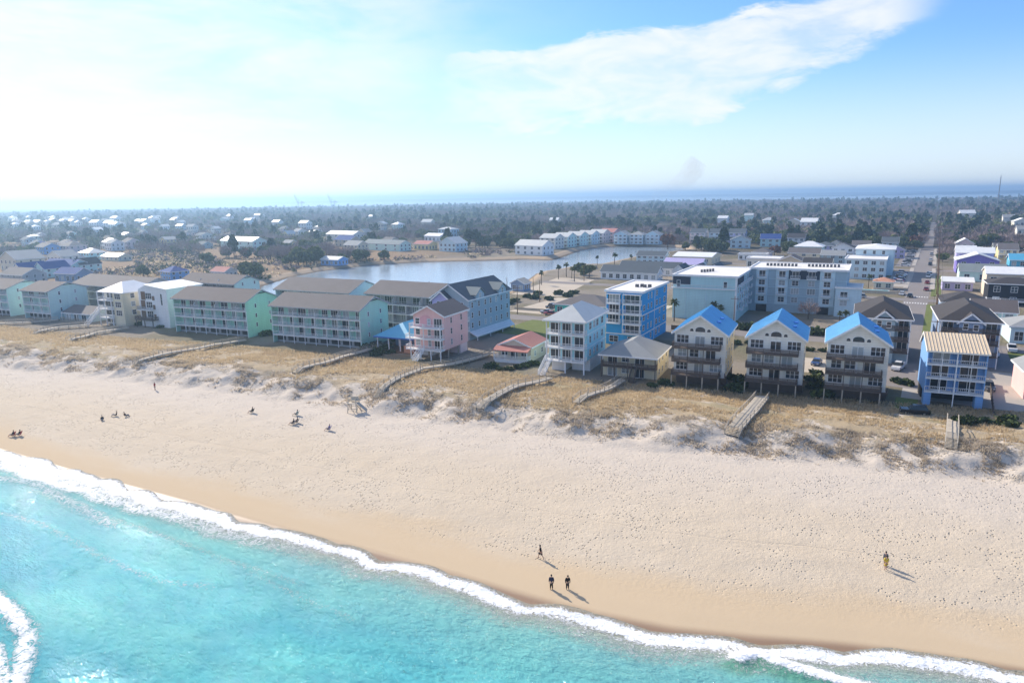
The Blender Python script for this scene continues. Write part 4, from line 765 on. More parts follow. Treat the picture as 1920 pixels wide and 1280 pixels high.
H_('sky blue gabled house with slate roof behind the hall', 0, 0, 14, 16, 6, 'gy', 3, 'powder', 'roof_slate', 12, 2, xy=(-131, 515))
H_('navy roofed house behind the sky blue gabled house', 0, 0, 14, 14, 6, 'gx', 3.2, 'skyblue', 'roof_navy', 10, 2, xy=(-114, 535)); H_('dark roofed house at the wood edge near the navy roof', 0, 0, 12, 12, 6, 'gx', 3, 'white', 'roof_dark', 6, 2, xy=(-98, 552))
H_('low white building with grey flat roof beside the hall', 0, 0, 16, 9, 3.6, 'flat', 0, 'white', 'roof_grey', 4, 1, xy=(-103, 425), nw=5)
# left side of the lake
L = (('big beige gabled house with grey roof beside the marsh', 2, 506, 22, 16, 7.2, 'gy', 4.6, 'beige', 'roof_grey', 0, 2), ('blue two-storey house with tan roof beyond the marsh', 68, 476, 17, 12, 6, 'gx', 2.8, 'cornflower', 'roof_taupe', -4, 2), ('pink-brown house with wide roof beyond the marsh', 108, 474, 20, 14, 6, 'hip', 3.5, 'palepink', 'roof_taupe', 0, 2),
     ('pale yellow house with many gables beyond the marsh', 90, 497, 16, 12, 6, 'gy', 3.5, 'white_warm', 'roof_grey', 5, 2), ('lavender-shaded white house beside the yellow gables', 122, 495, 11, 9, 4, 'gx', 2.4, 'white', 'roof_slate', 0, 1), ('aqua house with pale roof beside the white house', 148, 486, 18, 12, 5, 'hip', 3, 'aqua', 'metal_grey', -5, 2), ('low cream house alone in the marsh', 190, 488, 22, 10, 3, 'gx', 2, 'cream', 'metal_white', 0, 1),
     ('cream gabled cottage with navy roof behind the mint blocks', 26, 522, 9, 14, 5, 'gy', 3.4, 'white_warm', 'roof_navy', 4, 2), ('grey-green gabled cottage with navy roof behind the mint blocks', 66, 520, 10, 14, 5, 'gy', 3.4, 'mint_pale', 'roof_navy', 4, 2), ('long navy roofed house beside the marsh', 80, 512, 26, 12, 5, 'gx', 3, 'skyblue', 'roof_navy', 8, 2), ('mint cottage with black roof at the marsh edge', 134, 512, 9, 13, 5, 'gy', 3.4, 'mint_pale', 'roof_dark', 6, 2), ('brown roofed cottage behind the far mint block', 2, 530, 20, 12, 4.6, 'gx', 3, 'grey', 'roof_taupe', 6, 2), ('navy-roofed low house behind the grey condo', 104, 528, 15, 10, 4.4, 'gx', 2.6, 'slateblue', 'roof_navy', 12, 1),
     ('bright blue cottage with dark blue roof by the pond path', 302, 524, 11, 10, 4.5, 'hip', 2.6, 'cornflower', 'roof_navy', -6, 2), ('small white cottage with maroon roof near the lake inlet', 396, 520, 11, 8, 3.4, 'gx', 2.0, 'white', 'roof_red', 4, 1), ('blue shed-roofed house beside the round tree at the lake', 602, 497, 14, 9, 3.6, 'gx', 1.6, 'cornflower', 'metal_grey', 4, 1),
     ('long teal apartment block with white roof in the trees', 415, 466, 44, 14, 7, 'gx', 3, 'mint_pale', 'metal_white', -2, 2), ('white-roofed long building deep in the trees', 612, 450, 40, 14, 6, 'gx', 3, 'white_warm', 'metal_white', -4, 2), ('navy roofed house among trees above the lake', 628, 462, 20, 12, 6, 'gx', 3, 'beige', 'roof_navy', -4, 2), ('cream house with sandy yard above the lake', 645, 471, 16, 11, 5, 'gx', 3, 'cream', 'roof_grey', -4, 2), ('pale aqua row house with grey-green roof above the lake', 682, 468, 42, 12, 5.4, 'gx', 2.6, 'mint_pale', 'roof_greygreen', -6, 2),
     ('yellow house with coral roof above the lake', 776, 468, 16, 10, 4.6, 'gx', 2.2, 'yellow', 'roof_red', -4, 1), ('white house with tall grey gable above the lake', 824, 471, 17, 13, 6.4, 'gy', 4.2, 'powder', 'metal_grey', -6, 2), ('white flat house behind the coral-roofed house', 796, 452, 20, 12, 5, 'gx', 2.2, 'white', 'metal_white', -6, 1), ('pale house with square upper storey behind the lake', 822, 444, 18, 12, 8, 'hip', 2, 'powder', 'metal_grey', -6, 2))
for t in L: H_(t[0], t[1], t[2], *t[3:], nw=4)
# white-roofed houses far off among the trees
FARL = 'small pale-roofed house far off among the trees'; FARG = 'far houses among the trees'
spots = [(random.uniform(12, 215), random.uniform(412, 430)) for _ in range(34)] + [(random.uniform(250, 480), random.uniform(409, 425)) for _ in range(14)] + [(170, 440), (60, 436), (330, 432), (350, 437), (300, 433), (395, 438), (510, 424), (560, 430), (690, 412), (705, 432), (735, 430), (480, 411), (790, 425), (1030, 421), (1500, 431), (1475, 426), (1560, 412), (1800, 412), (1880, 418), (1905, 450), (1900, 432), (1345, 418), (1395, 415), (1430, 423)]
for u, v in spots:
    wm = random.choice(('white', 'white_warm', 'white', 'mint_pale', 'powder', 'beige')); s_ = random.uniform(.8, 1.25) * (1 if v < 432 else .85)
    p = G(u, v, 3.0); rr_ = math.hypot(p[0], p[1])
    FOOT.extend((p[0] * (1 - k / rr_) + 5, p[1] * (1 - k / rr_) + 5, 13) for k in (14, 30, 48, 70, 95, 120) if rr_ > 900 or k < 31)
    rm = random.choice(('metal_white', 'metal_white', 'metal_grey', 'roof_grey')); reg = 'right of the street' if p[0] > 0 else 'left of the street' if p[0] > -90 else 'behind the lake' if p[0] > -420 else 'far beyond the marsh'
    H_('small %s house with %s roof in the woods %s' % ({'white': 'white', 'white_warm': 'cream', 'mint_pale': 'pale green', 'powder': 'pale blue', 'beige': 'beige'}[wm], {'metal_white': 'white', 'metal_grey': 'pale grey', 'roof_grey': 'grey'}[rm], reg), u, v, 14 * s_, 11 * s_, random.choice((6.5, 8.5)), random.choice(('gx', 'gx', 'hip', 'gy')), 3.2 * s_, wm, rm, random.uniform(-15, 15), 2, group=FARG, wins=v > 426, nw=3)
# filler houses along the back streets
FW_ = ('white', 'white_warm', 'powder', 'beige', 'mint_pale', 'palepink', 'bluegrey', 'lavender', 'yellow'); FR_ = ('metal_white', 'roof_grey', 'roof_slate', 'roof_brown', 'roof_dark', 'metal_grey', 'roof_taupe')
WN = dict(white='white', white_warm='cream', powder='pale blue', beige='beige', mint_pale='pale green', palepink='pale pink', bluegrey='blue-grey', lavender='lavender', yellow='yellow'); RN = dict(metal_white='white', roof_grey='grey', roof_slate='slate', roof_brown='brown', roof_dark='black', metal_grey='pale grey', roof_taupe='taupe')
RH = random.Random(5); used = set()
def filler(x, y, where, rot=3):
    if any((fx - x - 5) ** 2 + (fy - y - 5) ** 2 < (fr + 7) ** 2 for fx, fy, fr in FOOT[:NF]): return
    if any((fx - x) ** 2 + (fy - y) ** 2 < 15 ** 2 for fx, fy in used): return
    used.add((x, y)); wm, rm = RH.choice(FW_), RH.choice(FR_)
    H_('%s house with %s roof %s' % (WN[wm], RN[rm], where), 0, 0, RH.uniform(9, 13), RH.uniform(9, 12), RH.choice((3.6, 5.6, 6.4)), RH.choice(('gx', 'gx', 'gy', 'hip')), RH.uniform(2.2, 3), wm, rm, rot + RH.uniform(-2, 2), 2, RH.random() < .4, xy=(x, y), group='houses along the back streets')
NF = len(FOOT)
for y in (312, 334, 384, 420, 446, 486, 520): 
    for x in (-100, -84, -66, -48, -32): filler(x + RH.uniform(-3, 3), y + RH.uniform(-4, 4), 'on the back streets left of the street')
for y in (236, 250, 336, 364, 424, 448, 486, 520):
    for x in (9, 30, 47, 64, 82): filler(x + RH.uniform(-2, 2), y + RH.uniform(-4, 4), 'on the back streets right of the street')
for _ in range(46):
    p = G(RH.uniform(20, 760), RH.uniform(430, 470), 3.0)
    if poly_sd(np.array([p[0]]), np.array([p[1]]), LAKE)[0] > 18: filler(p[0], p[1], 'among the trees beyond the marsh', -6)
# ------------------------------------------------------------------ dune walkways
def walkway(label, px, wd=1.5, lift=.9, railm='wood_grey', deckm='wood_pale', end_steps=True):
    P = [ground(u, v, lift) + Vector((0, 0, lift)) for u, v in px]
    o = thing('dune_walkway', label, 'walkway', P[0] - Vector((0, 0, lift)), 0, 'wooden dune walkways'); org = Vector(o.location)
    pts = []
    for a, b_ in zip(P[:-1], P[1:]):
        n = max(2, int((b_ - a).length / 2.2))
        for i in range(n): q = a.lerp(b_, i / n); q.z = max(zg(q.x, q.y) + lift * .8, q.z if i == 0 else zg(q.x, q.y) + lift * .8); pts.append(q)
    pts.append(P[-1])
    for _ in range(3):
        for i in range(1, len(pts) - 1): pts[i].z = max((pts[i - 1].z + pts[i + 1].z) / 2 * .6 + pts[i].z * .4, zg(pts[i].x, pts[i].y) + .35)
    if end_steps: pts[0].z = zg(pts[0].x, pts[0].y) + .2
    dk = MB(); rls = {-1: MB(), 1: MB()}; ps = MB()
    for i, (a, b_) in enumerate(zip(pts[:-1], pts[1:])):
        a = a - org; b_ = b_ - org; d = (b_ - a); L_ = d.length; d.normalize(); s = Vector((d.y, -d.x, 0)).normalized()
        n = max(2, int(L_ / .3))
        for k in range(n):
            q = a + d * (L_ * (k + .5) / n); dk.bar(q - s * wd / 2, q + s * wd / 2, L_ / n * .86, .05)
        for sg in (-1, 1):
            e = s * sg * wd / 2; up = Vector((0, 0, 1))
            dk.bar(a + e - up * .12, b_ + e - up * .12, .06, .2); rls[sg].bar(a + e + up, b_ + e + up, .12, .06).bar(a + e + up * .6, b_ + e + up * .6, .05, .1)
            ps.bar(a + e - up * 1.5, a + e + up * 1.0, .11, .11)
    for nm, mb, m in (('deck', dk, deckm), ('handrail', rls[-1], railm), ('handrail', rls[1], railm), ('support', ps, railm)):
        c = link(nm, mb.mesh(nm, m), o)
        if nm in ('deck', 'support'): c['kind'] = 'stuff'
walkway('long grey dune walkway below the mint block beside the white gabled house', [(250, 677), (266, 671), (335, 655), (400, 645), (460, 636)])
walkway('grey dune walkway running up to the blue pavilion', [(552, 693), (575, 685), (640, 668), (715, 646)])
walkway('pale dune walkway leading to the pink house', [(705, 728), (745, 705), (790, 690), (850, 680), (925, 660)])
walkway('dune walkway ending at the aqua house stairs', [(900, 752), (935, 735), (965, 722), (1030, 707)], 1.8)
walkway('dune walkway below the low grey-hipped house', [(1080, 748), (1110, 735), (1166, 711)], 1.5)
walkway('broad weathered dune walkway below the middle white house', [(1372, 806), (1386, 790), (1408, 765), (1430, 742)], 2.4, 1.1)
walkway('short steep boardwalk below the tan-roofed blue flats', [(1784, 828), (1786, 786)], 1.6, .5, 'wood_pale')
walkway('dune walkway below the ornate cream house', [(128, 634), (180, 622), (240, 613)]); walkway('dune walkway below the low brown-roofed house', [(60, 622), (110, 612), (168, 608)]); walkway('dune walkway at the far mint condo block', [(-20, 606), (60, 602), (110, 598)])
# ------------------------------------------------------------------ people
def body(name, joints, edges, m, parent, sub=2):
    me = bpy.data.meshes.new(name); me.from_pydata([j[0] for j in joints], edges, []); me.materials.append(M[m]); o = link(name, me, parent)
    me.skin_vertices or None
    sk = o.modifiers.new('skin', 'SKIN'); sk.use_smooth_shade = True
    for i, j in enumerate(joints): v = me.skin_vertices[0].data[i]; r = j[1]; v.radius = r if isinstance(r, tuple) else (r, r); v.use_root = (i == 0)
    s = o.modifiers.new('sub', 'SUBSURF'); s.levels = s.render_levels = sub; return o
def rotz(v, a): c, s = math.cos(a), math.sin(a); return (v[0] * c - v[1] * s, v[0] * s + v[1] * c, v[2])
def person(label, u, v, face, top, legs, pose='stand', skin='skin', short=False, hat=None, bag=False, xy=None, stride=.0, lean=0.0):
    g = ground(u, v) if xy is None else Vector((xy[0], xy[1], zg(*xy)))
    o = thing('person', label, 'person', g, math.radians(face), 'people on the beach')      # faces local -y
    hip = .93; sit = pose in ('sit', 'ground')
    if sit: hip = .36 if pose == 'sit' else .13
    J = []; E_ = []
    def add(p, r, frm=None): J.append((p, r)); i = len(J) - 1; E_.append((frm, i)) if frm is not None else None; return i
    ly = -lean
    pel = add((0, 0, hip), (.15, .11)); wa = add((0, ly * .3 + (.12 if sit else 0), hip + .2), (.14, .10), pel); ch = add((0, ly * .7 + (.22 if sit else 0), hip + .42), (.17, .115), wa); nk = add((0, ly + (.27 if sit else 0), hip + .58), .055, ch); hd = add((0, ly * 1.15 + (.25 if sit else -.02), hip + .68), (.085, .095), nk); tp = add((0, ly * 1.2 + (.25 if sit else -.02), hip + .80), (.075, .085), hd)
    nose = add((0, ly * 1.15 + (.14 if sit else -.13), hip + .70), .02, hd)
    arms = []; lg = []
    for sg in (-1, 1):
        sw = stride * sg * .5
        sh = add((sg * .19, ly * .75 + (.22 if sit else 0), hip + .50), .058, ch); el_ = add((sg * .25, ly * .7 + (.10 if sit else .03 + sw * .3), hip + .22), .045, sh); wr = add((sg * .24, ly * .8 + (-.12 if sit else -.04 + sw * .6), hip + (.14 if sit else -.03)), .032, el_); pm = add((sg * .235, ly * .8 + (-.20 if sit else -.06 + sw * .65), hip + (.13 if sit else -.11)), (.038, .022), wr)
        arms.append((sh, el_) if short else (sh, el_, wr))
        for k in range(5):
            fx = (k - 2) * .016; L_ = (.055, .075, .08, .075, .06)[k]; z0 = J[pm][0][2]
            if k == 0: add((sg * .20, J[pm][0][1] - .03, z0 - .02), .01, pm)
            else: f1 = add((sg * .235, J[pm][0][1] + fx, z0 - L_ * .6), .009, pm); add((sg * .228, J[pm][0][1] + fx - .012, z0 - L_ * 1.15), .008, f1)
        if sit: kn = add((sg * .11, -.44, .50), .062, pel); an = add((sg * .11, -.72, .10), .042, kn); ft = add((sg * .12, -.84, .06), .035, an)
        else: kn = add((sg * .10, -.03 + stride * sg * .22, .50), .062, pel); an = add((sg * .11, .02 + stride * sg * .46, .08 + (.05 if stride and sg > 0 else 0)), .042, kn); ft = add((sg * .12, -.14 + stride * sg * .46, .035), .032, an)
        lg.append((kn, an, ft))
    body('body', J, E_, skin, o)
    g_ = lambda i, k=1.25, add_=.012: (J[i][0], tuple(x * k + add_ for x in (J[i][1] if isinstance(J[i][1], tuple) else (J[i][1],) * 2)))
    S = [g_(pel, 1.15, .03), g_(wa, 1.2, .035), g_(ch, 1.2, .04), ((J[nk][0][0], J[nk][0][1], J[nk][0][2] - .04), (.10, .09))]; SE = [(0, 1), (1, 2), (2, 3)]
    for ar in arms:
        for q_i, ji in enumerate(ar): S.append(g_(ji, 1.25)); SE.append((2 if q_i == 0 else len(S) - 2, len(S) - 1))
    body('shirt', S, SE, top, o, 1)
    T = [g_(pel, 1.2, .03)]; TE = []
    for kn, an, ft in lg:
        k = len(T); T += [g_(kn, 1.25, .02)]; TE += [(0, k)]
        if not short: T += [g_(an, 1.2, .012)]; TE += [(k, k + 1)]
    body('trousers' if not short else 'shorts', T, TE, legs, o, 1)
    for kn, an, ft in lg: body('shoe', [g_(an, .8, .0), g_(ft, 1.2, .01)], [(0, 1)], 'cloth_black', o, 1)
    hp = Vector(J[tp][0]) + Vector((0, .025, -.01)); hm = MB(); n = 10
    for r in range(4):
        for k in range(n):
            a0, a1 = 2 * math.pi * k / n, 2 * math.pi * (k + 1) / n; t0, t1 = r * .5 - .35, (r + 1) * .5 - .35; f = lambda a, t: hp + Vector((.105 * math.cos(a) * math.cos(t), .115 * math.sin(a) * math.cos(t) + (.02 if t < 0 else 0), .12 * math.sin(t)))
            hm.poly([f(a0, t0), f(a1, t0), f(a1, t1), f(a0, t1)])
    link('hair', hm.mesh('hair', hat or 'hair'), o)
    return o
person('person in black walking in shorts along the damp sand', 1014, 1047, -60, 'cloth_black', 'cloth_black', short=True, stride=.8, lean=.06)
person('person in dark jacket and trousers standing by the water', 1034, 1104, 25, 'cloth_navy', 'cloth_black', lean=.02)
person('stocky person in black bending forward by the water', 1064, 1104, 40, 'cloth_black', 'cloth_black', lean=.16)
person('person in yellow shirt and shorts walking on the open sand', 1660, 1068, 200, 'cloth_yellow', 'cloth_yellow', short=True, stride=.3, skin='skin')
person('person in dark clothes walking just behind the yellow shirt', 1659, 1060, 200, 'cloth_grey', 'cloth_grey', stride=.3)
person('person in red-brown top walking alone near the dune foot', 291, 731, -70, 'cloth_red', 'cloth_grey', stride=.5, short=True)
def beach_chair(label, u, v, face, m):
    g = ground(u, v); o = thing('beach_chair', label, 'chair', g, math.radians(face), 'beach chairs')
    link('seat', MB().hexa([(-.28, -.3, .30), (.28, -.3, .30), (.28, .25, .24), (-.28, .25, .24)], [(-.28, -.3, .33), (.28, -.3, .33), (.28, .25, .27), (-.28, .25, .27)]).mesh('seat', m), o)
    link('backrest', MB().hexa([(-.28, .22, .24), (.28, .22, .24), (.28, .27, .24), (-.28, .27, .24)], [(-.28, .55, .95), (.28, .55, .95), (.28, .6, .95), (-.28, .6, .95)]).mesh('backrest', m), o)
    for sg in (-1, 1):
        link('leg', MB().bar((sg * .29, -.32, 0), (sg * .29, .36, .52), .03).bar((sg * .29, .3, 0), (sg * .29, -.3, .5), .03).mesh('leg', 'chrome'), o); link('armrest', MB().bar((sg * .3, -.32, .52), (sg * .3, .42, .55), .06, .03).mesh('armrest', 'wood_pale'), o)
    return g
for i, (u, v, f, m, sm, who) in enumerate(((24, 818, -50, 'cloth_red', 'cloth_black', 'beach chair nearest the surf, left of its pair'), (36, 817, -50, 'cloth_red', 'cloth_black', 'beach chair nearest the surf, right of its pair'), (472, 774, -60, 'cloth_black', 'cloth_black', 'black beach chair standing apart with a bag at its feet'), (556, 779, -55, 'cloth_teal', 'cloth_teal', 'teal beach chair behind the pair'), (549, 796, -60, 'cloth_grey', 'cloth_black', 'grey beach chair with a dark towel'), (556, 793, -55, 'cloth_black', 'cloth_black', 'black beach chair beside the grey one'), (616, 807, -60, 'cloth_blue', 'cloth_blue', 'bright blue beach chair standing alone'))):
    beach_chair(who, u, v, f, m)
    c_ = ground(u, v); fx = math.radians(f)
    person(('person in black seated in the %s' % who) if len(who.split()) < 9 else 'person in dark clothes seated in the ' + ' '.join(who.split()[:5]), 0, 0, f, sm, 'cloth_grey', 'sit', xy=(c_.x, c_.y), short=True)
for i, (u, v) in enumerate(((192, 788), (217, 780), (236, 781))): person(('person crouched digging in the sand, farthest from the dunes', 'dark-clad person sitting on the sand behind the digger', 'brown-clad person sitting on the sand behind the digger')[i], u, v, (60, -40, 120)[i], ('cloth_black', 'cloth_black', 'wood_brown')[i], 'cloth_grey', 'ground')
# lifeguard stand
g = ground(664, 772); o = thing('lifeguard_stand', 'weathered wooden lifeguard stand at the foot of the dunes', 'stand', g, math.radians(20))
for sx_ in (-1, 1):
    for sy_ in (-1, 1): link('leg', MB().bar((sx_ * 1.0, sy_ * .9, -.2), (sx_ * .75, sy_ * .7, 2.9), .14).mesh('leg', 'wood_pale'), o)
    link('brace', MB().bar((sx_ * .95, -.85, .3), (sx_ * .8, .75, 1.9), .09).bar((sx_ * .95, .85, .3), (sx_ * .8, -.75, 1.9), .09).mesh('brace', 'wood_pale'), o)
link('platform', MB().box(-.95, .95, -.95, .85, 1.85, 1.97).mesh('platform', 'wood_pale'), o); link('bench', MB().box(-.75, .75, .0, .6, 2.3, 2.38).box(-.75, .75, .6, .68, 2.3, 3.0).mesh('bench', 'wood_pale'), o)
link('crossbeam', MB().bar((-1, -.85, .9), (1, -.85, .9), .1).bar((-1, .85, .9), (1, .85, .9), .1).bar((-.8, -.75, 2.7), (.8, -.75, 2.7), .1).bar((-.8, .72, 2.9), (.8, .72, 2.9), .1).mesh('crossbeam', 'wood_pale'), o)
link('ramp', MB().hexa([(1.0, -.5, 1.8), (1.0, .5, 1.8), (3.2, .5, 0), (3.2, -.5, 0)][::-1], [(1.0, -.5, 1.9), (1.0, .5, 1.9), (3.2, .5, .1), (3.2, -.5, .1)][::-1]).mesh('ramp', 'wood_pale'), o)
# ------------------------------------------------------------------ cars
CM = {}
def car_meshes(kind):
    if kind in CM: return CM[kind]
    L_, Hb, Hc = {'suv': (4.7, 1.0, 1.75), 'sedan': (4.6, .85, 1.42), 'truck': (5.6, 1.05, 1.85)}[kind]; h2 = L_ / 2
    pr = [(-h2, .35), (h2, .35), (h2, Hb * .8), (h2 - .12, Hb), (-h2 + .1, Hb), (-h2, Hb * .75)]
    bd = MB(); n = len(pr)
    for sg, wv in ((-1, .9), (1, .9)): pass
    bd.prism([(a, z) for a, z in pr], -.9, .9)
    ca = {'suv': (-1.0, 2.1, -.35, 1.75), 'sedan': (-1.2, 1.5, -.5, .9), 'truck': (-1.3, .9, -.7, .7)}[kind]
    gl = MB().hexa([(ca[0], -.86, Hb), (ca[1], -.86, Hb), (ca[1], .86, Hb), (ca[0], .86, Hb)], [(ca[2], -.70, Hc - .08), (ca[3], -.70, Hc - .08), (ca[3], .70, Hc - .08), (ca[2], .70, Hc - .08)])
    rf = MB().hexa([(ca[2] - .03, -.72, Hc - .08), (ca[3] + .03, -.72, Hc - .08), (ca[3] + .03, .72, Hc - .08), (ca[2] - .03, .72, Hc - .08)], [(ca[2] + .1, -.64, Hc), (ca[3] - .1, -.64, Hc), (ca[3] - .1, .64, Hc), (ca[2] + .1, .64, Hc)])
    if kind == 'truck': rf.box(1.0, h2 - .05, -.88, -.80, Hb, Hb + .28).box(1.0, h2 - .05, .80, .88, Hb, Hb + .28).box(h2 - .12, h2 - .04, -.8, .8, Hb, Hb + .28)
    wh = MB().tube([(0, -.11, 0), (0, .11, 0)], .34, 14); ri = MB().tube([(0, -.125, 0), (0, .125, 0)], .2, 10); CM[kind] = (bd, gl, rf, wh, ri, h2, Hb); return CM[kind]
def car(label, x, y, rz, kind, m, z=3.03):
    bd, gl, rf, wh, ri, h2, Hb = car_meshes(kind); o = thing('parked_car', label, 'car', (x, y, z), math.radians(rz), 'cars parked and driving in town')
    link('body', bd.mesh('body', m), o); link('windows', gl.mesh('windows', 'car_glass'), o); link('car_roof', rf.mesh('car_roof', m), o)
    for a in (-h2 + .85, h2 - .9):
        for sg in (-1, 1): t = link('wheel', wh.mesh('wheel', 'rubber'), o, (a, sg * .82, .34)); link('rim', ri.mesh('rim', 'chrome'), t)
    for sg in (-1, 1): link('headlight', MB().box(-h2 - .02, -h2 + .05, sg * .62 - .16, sg * .62 + .16, Hb * .62, Hb * .78).mesh('headlight', 'white'), o); link('tail_light', MB().box(h2 - .05, h2 + .02, sg * .66 - .13, sg * .66 + .13, Hb * .6, Hb * .8).mesh('tail_light', 'cloth_red'), o)
def carp(label, u, v, rz, kind, m): p = G(u, v, 3.0); car(label, p[0], p[1], rz, kind, m)
carp('white pickup parked beside the third blue-roofed house', 1684, 692, 80, 'truck', 'car_white'); carp('grey suv parked behind the tan-roofed flats', 1853, 730, 95, 'suv', 'car_grey'); carp('black suv in the shade beside the small lawn', 1714, 776, 10, 'suv', 'car_black'); carp('white sedan on the street near the crosswalk', 1691, 553, 85, 'sedan', 'car_white'); carp('black sedan on the street near the crosswalk', 1706, 557, 88, 'sedan', 'car_black')
carp('white van-like suv parked along the right kerb', 1744, 517, 90, 'suv', 'car_white'); carp('silver sedan by the teal motel', 1025, 587, 20, 'sedan', 'car_silver'); carp('red sedan by the teal motel', 1032, 590, 20, 'sedan', 'car_red')
for i in range(9): kd, cm = ('suv', 'sedan')[i % 2], ('car_white', 'car_silver', 'car_black', 'car_white', 'car_blue', 'car_red')[i * 5 % 6]; car('%s %s parked in the bays left of the street' % (cm[4:], kd), -14 + random.uniform(-.3, .3), 342 + i * 5.2, random.choice((0, 180)), kd, cm, 3.04)
for i in range(10): kd, cm = ('suv', 'sedan')[i % 2], ('car_white', 'car_silver', 'car_black')[i % 3]; car('%s %s parked farther up the street beyond the bays' % (cm[4:], kd), -14.5, 422 + i * 11, random.choice((0, 180)), kd, cm, 3.04)
for i, (u, v) in enumerate(((1100, 507), (1088, 508), (1112, 504))): carp('%s suv parked on the lane beside the lake palms' % ('black', 'blue', 'dark grey')[i], u, v, 60, 'suv', ('car_black', 'car_blue', 'car_grey')[i])
RC = random.Random(9)
for i, (x, y, rz) in enumerate([(-40 + 5.2 * k, 211.5 + .3 * k, 90) for k in range(5)] + [(-118 + 4.5 * k, 216 + .4 * k, 85) for k in range(4)] + [(4 + 5 * k, 176, 88) for k in range(2)] + [(-28, 170, 90), (-22, 171, 88)] + [(14, 200, 90), (18, 208, 90), (22, 190, 5)] + [(sx(y_) + 2.4, y_, 90) for y_ in (322, 346, 371, 384, 432, 462, 500)] + [(-60 + 12 * k, 290 - .3 * k, 3) for k in range(4)] + [(20 + 9 * k, 294 + .5 * k, 3) for k in range(3)]):
    kd, cm = RC.choice(('suv', 'sedan', 'sedan', 'truck')), RC.choice(('car_white', 'car_silver', 'car_black', 'car_grey', 'car_blue', 'car_red', 'car_white')); car('%s %s parked %s' % (cm[4:], {'suv': 'suv', 'sedan': 'sedan', 'truck': 'pickup'}[kd], 'before the pale condominium' if i < 5 else 'on the sandy lot by the shore road' if i < 9 else 'among the beachfront houses' if i < 16 else 'along the right kerb of the street' if i < 23 else 'along the cross road'), x, y, rz, kd, cm)
# ------------------------------------------------------------------ poles, mast, cranes, pool, fences
def pole(x, y, hh, lab, arm=True):
    o = thing('utility_pole', lab, 'pole', (x, y, 3.0), 0, 'utility poles'); link('mast', MB().tube([(0, 0, -.3), (0, 0, hh)], [.16, .10], 8).mesh('mast', 'wood_brown'), o)
    if arm: link('crossarm', MB().box(-1.2, 1.2, -.06, .06, hh - .9, hh - .76).mesh('crossarm', 'wood_brown'), o)
PY = (186, 232, 262, 310, 352, 398, 450, 510, 580, 660, 760)
for a, c in zip(PY, PY[1:] + (860,)):
    pole(sx(a) + 6.0, a, 10.5, 'wooden utility pole along the right side of the street'); o = COL.objects[-1]
    while o.parent: o = o.parent
    for wx in (-1.1, 0, 1.1): link('wire', MB().tube([(wx, (c - a) * t, 9.75 - 1.0 * 4 * t * (1 - t)) for t in (0, .2, .4, .6, .8, 1)], .03, 4).mesh('wire', 'rubber'), o)
for x in (-50, -86, -122, -158): pole(x, road_y(x) + 5.4, 10, 'wooden utility pole along the shore road')
for u, v in ((951, 560), (1012, 566), (1000, 560), (1095, 527)): p = G(u, v, 3); pole(p[0], p[1], 8.5, 'slim pole on the sandy lots by the lake', False)
p = G(1870, 384, 3.0); o = thing('radio_mast', 'tall thin radio mast rising from the far woods', 'mast', (p[0] * .62, p[1] * .62, 3), 0)
for k in range(3): a = k * 2.094; link('mast_leg', MB().tube([(.8 * math.cos(a), .8 * math.sin(a), 0), (.5 * math.cos(a), .5 * math.sin(a), 57)], .22, 6).mesh('mast_leg', 'grey'), o)
link('lattice', MB().tube([(0, 0, 0), (0, 0, 60)], .35, 6).mesh('lattice', 'grey'), o)
for i, (u, lab) in enumerate(((562, 'pale harbour crane with raised boom, left of the two'), (624, 'pale harbour crane with raised boom, right of the two'))):
    d = ray(u, 380); k = 3300 / math.hypot(d[0], d[1]); o = thing('harbour_crane', lab, 'crane', (d[0] * k, d[1] * k, -.5), math.radians(-50), 'harbour cranes'); o.scale = (.63,) * 3
    for sx_ in (-1, 1):
        for sy_ in (-1, 1): link('leg', MB().bar((sx_ * 9, sy_ * 12, 0), (sx_ * 7, sy_ * 12, 46), 3).mesh('leg', 'grey'), o)
    link('portal_beam', MB().box(-9, 9, -14, 34, 44, 49).mesh('portal_beam', 'grey'), o); link('boom', MB().bar((0, -14, 46), (0, -34, 104), 4, 5).mesh('boom', 'grey'), o); link('apex_frame', MB().bar((0, -12, 48), (0, -6, 70), 3).bar((0, -6, 70), (0, -30, 92), 1.2).bar((0, -6, 70), (0, 30, 49), 1.2).mesh('apex_frame', 'grey'), o); link('cab', MB().box(-4, 4, 10, 22, 49, 56).mesh('cab', 'grey'), o)
paint('pool_water', (.10, .55, .62), .08, .05)
o = thing('swimming_pool', 'turquoise swimming pool beside the pale condominium annex', 'pool', (-30, 306, 3.0), math.radians(3)); link('coping', MB().box(0, 15, 0, .4, -.1, .18).box(0, 15, 8, 8.4, -.1, .18).box(0, .4, .4, 8, -.1, .18).box(14.6, 15, .4, 8, -.1, .18).mesh('coping', 'white'), o); link('water', MB().box(.4, 14.6, .4, 8, -.1, .12).mesh('water', 'pool_water'), o)
def fence(label, pts, hh, m):
    o = thing('fence', label, 'fence', (pts[0][0], pts[0][1], 3.0), 0); x0, y0 = pts[0]; k = 0
    for a, c in zip(pts[:-1], pts[1:]):
        n = max(1, int(math.dist(a, c) / 2.4))
        for i in range(n):
            t0, t1 = i / n, (i + 1) / n; p, q = ((a[0] + (c[0] - a[0]) * t - x0, a[1] + (c[1] - a[1]) * t - y0) for t in (t0, t1))
            link('post', MB().box(p[0] - .06, p[0] + .06, p[1] - .06, p[1] + .06, -.1, hh).mesh('post', m), o); link('fence_panel', MB().bar((p[0], p[1], hh * .52), (q[0], q[1], hh * .52), .04, hh * .85).mesh('fence_panel', m), o)
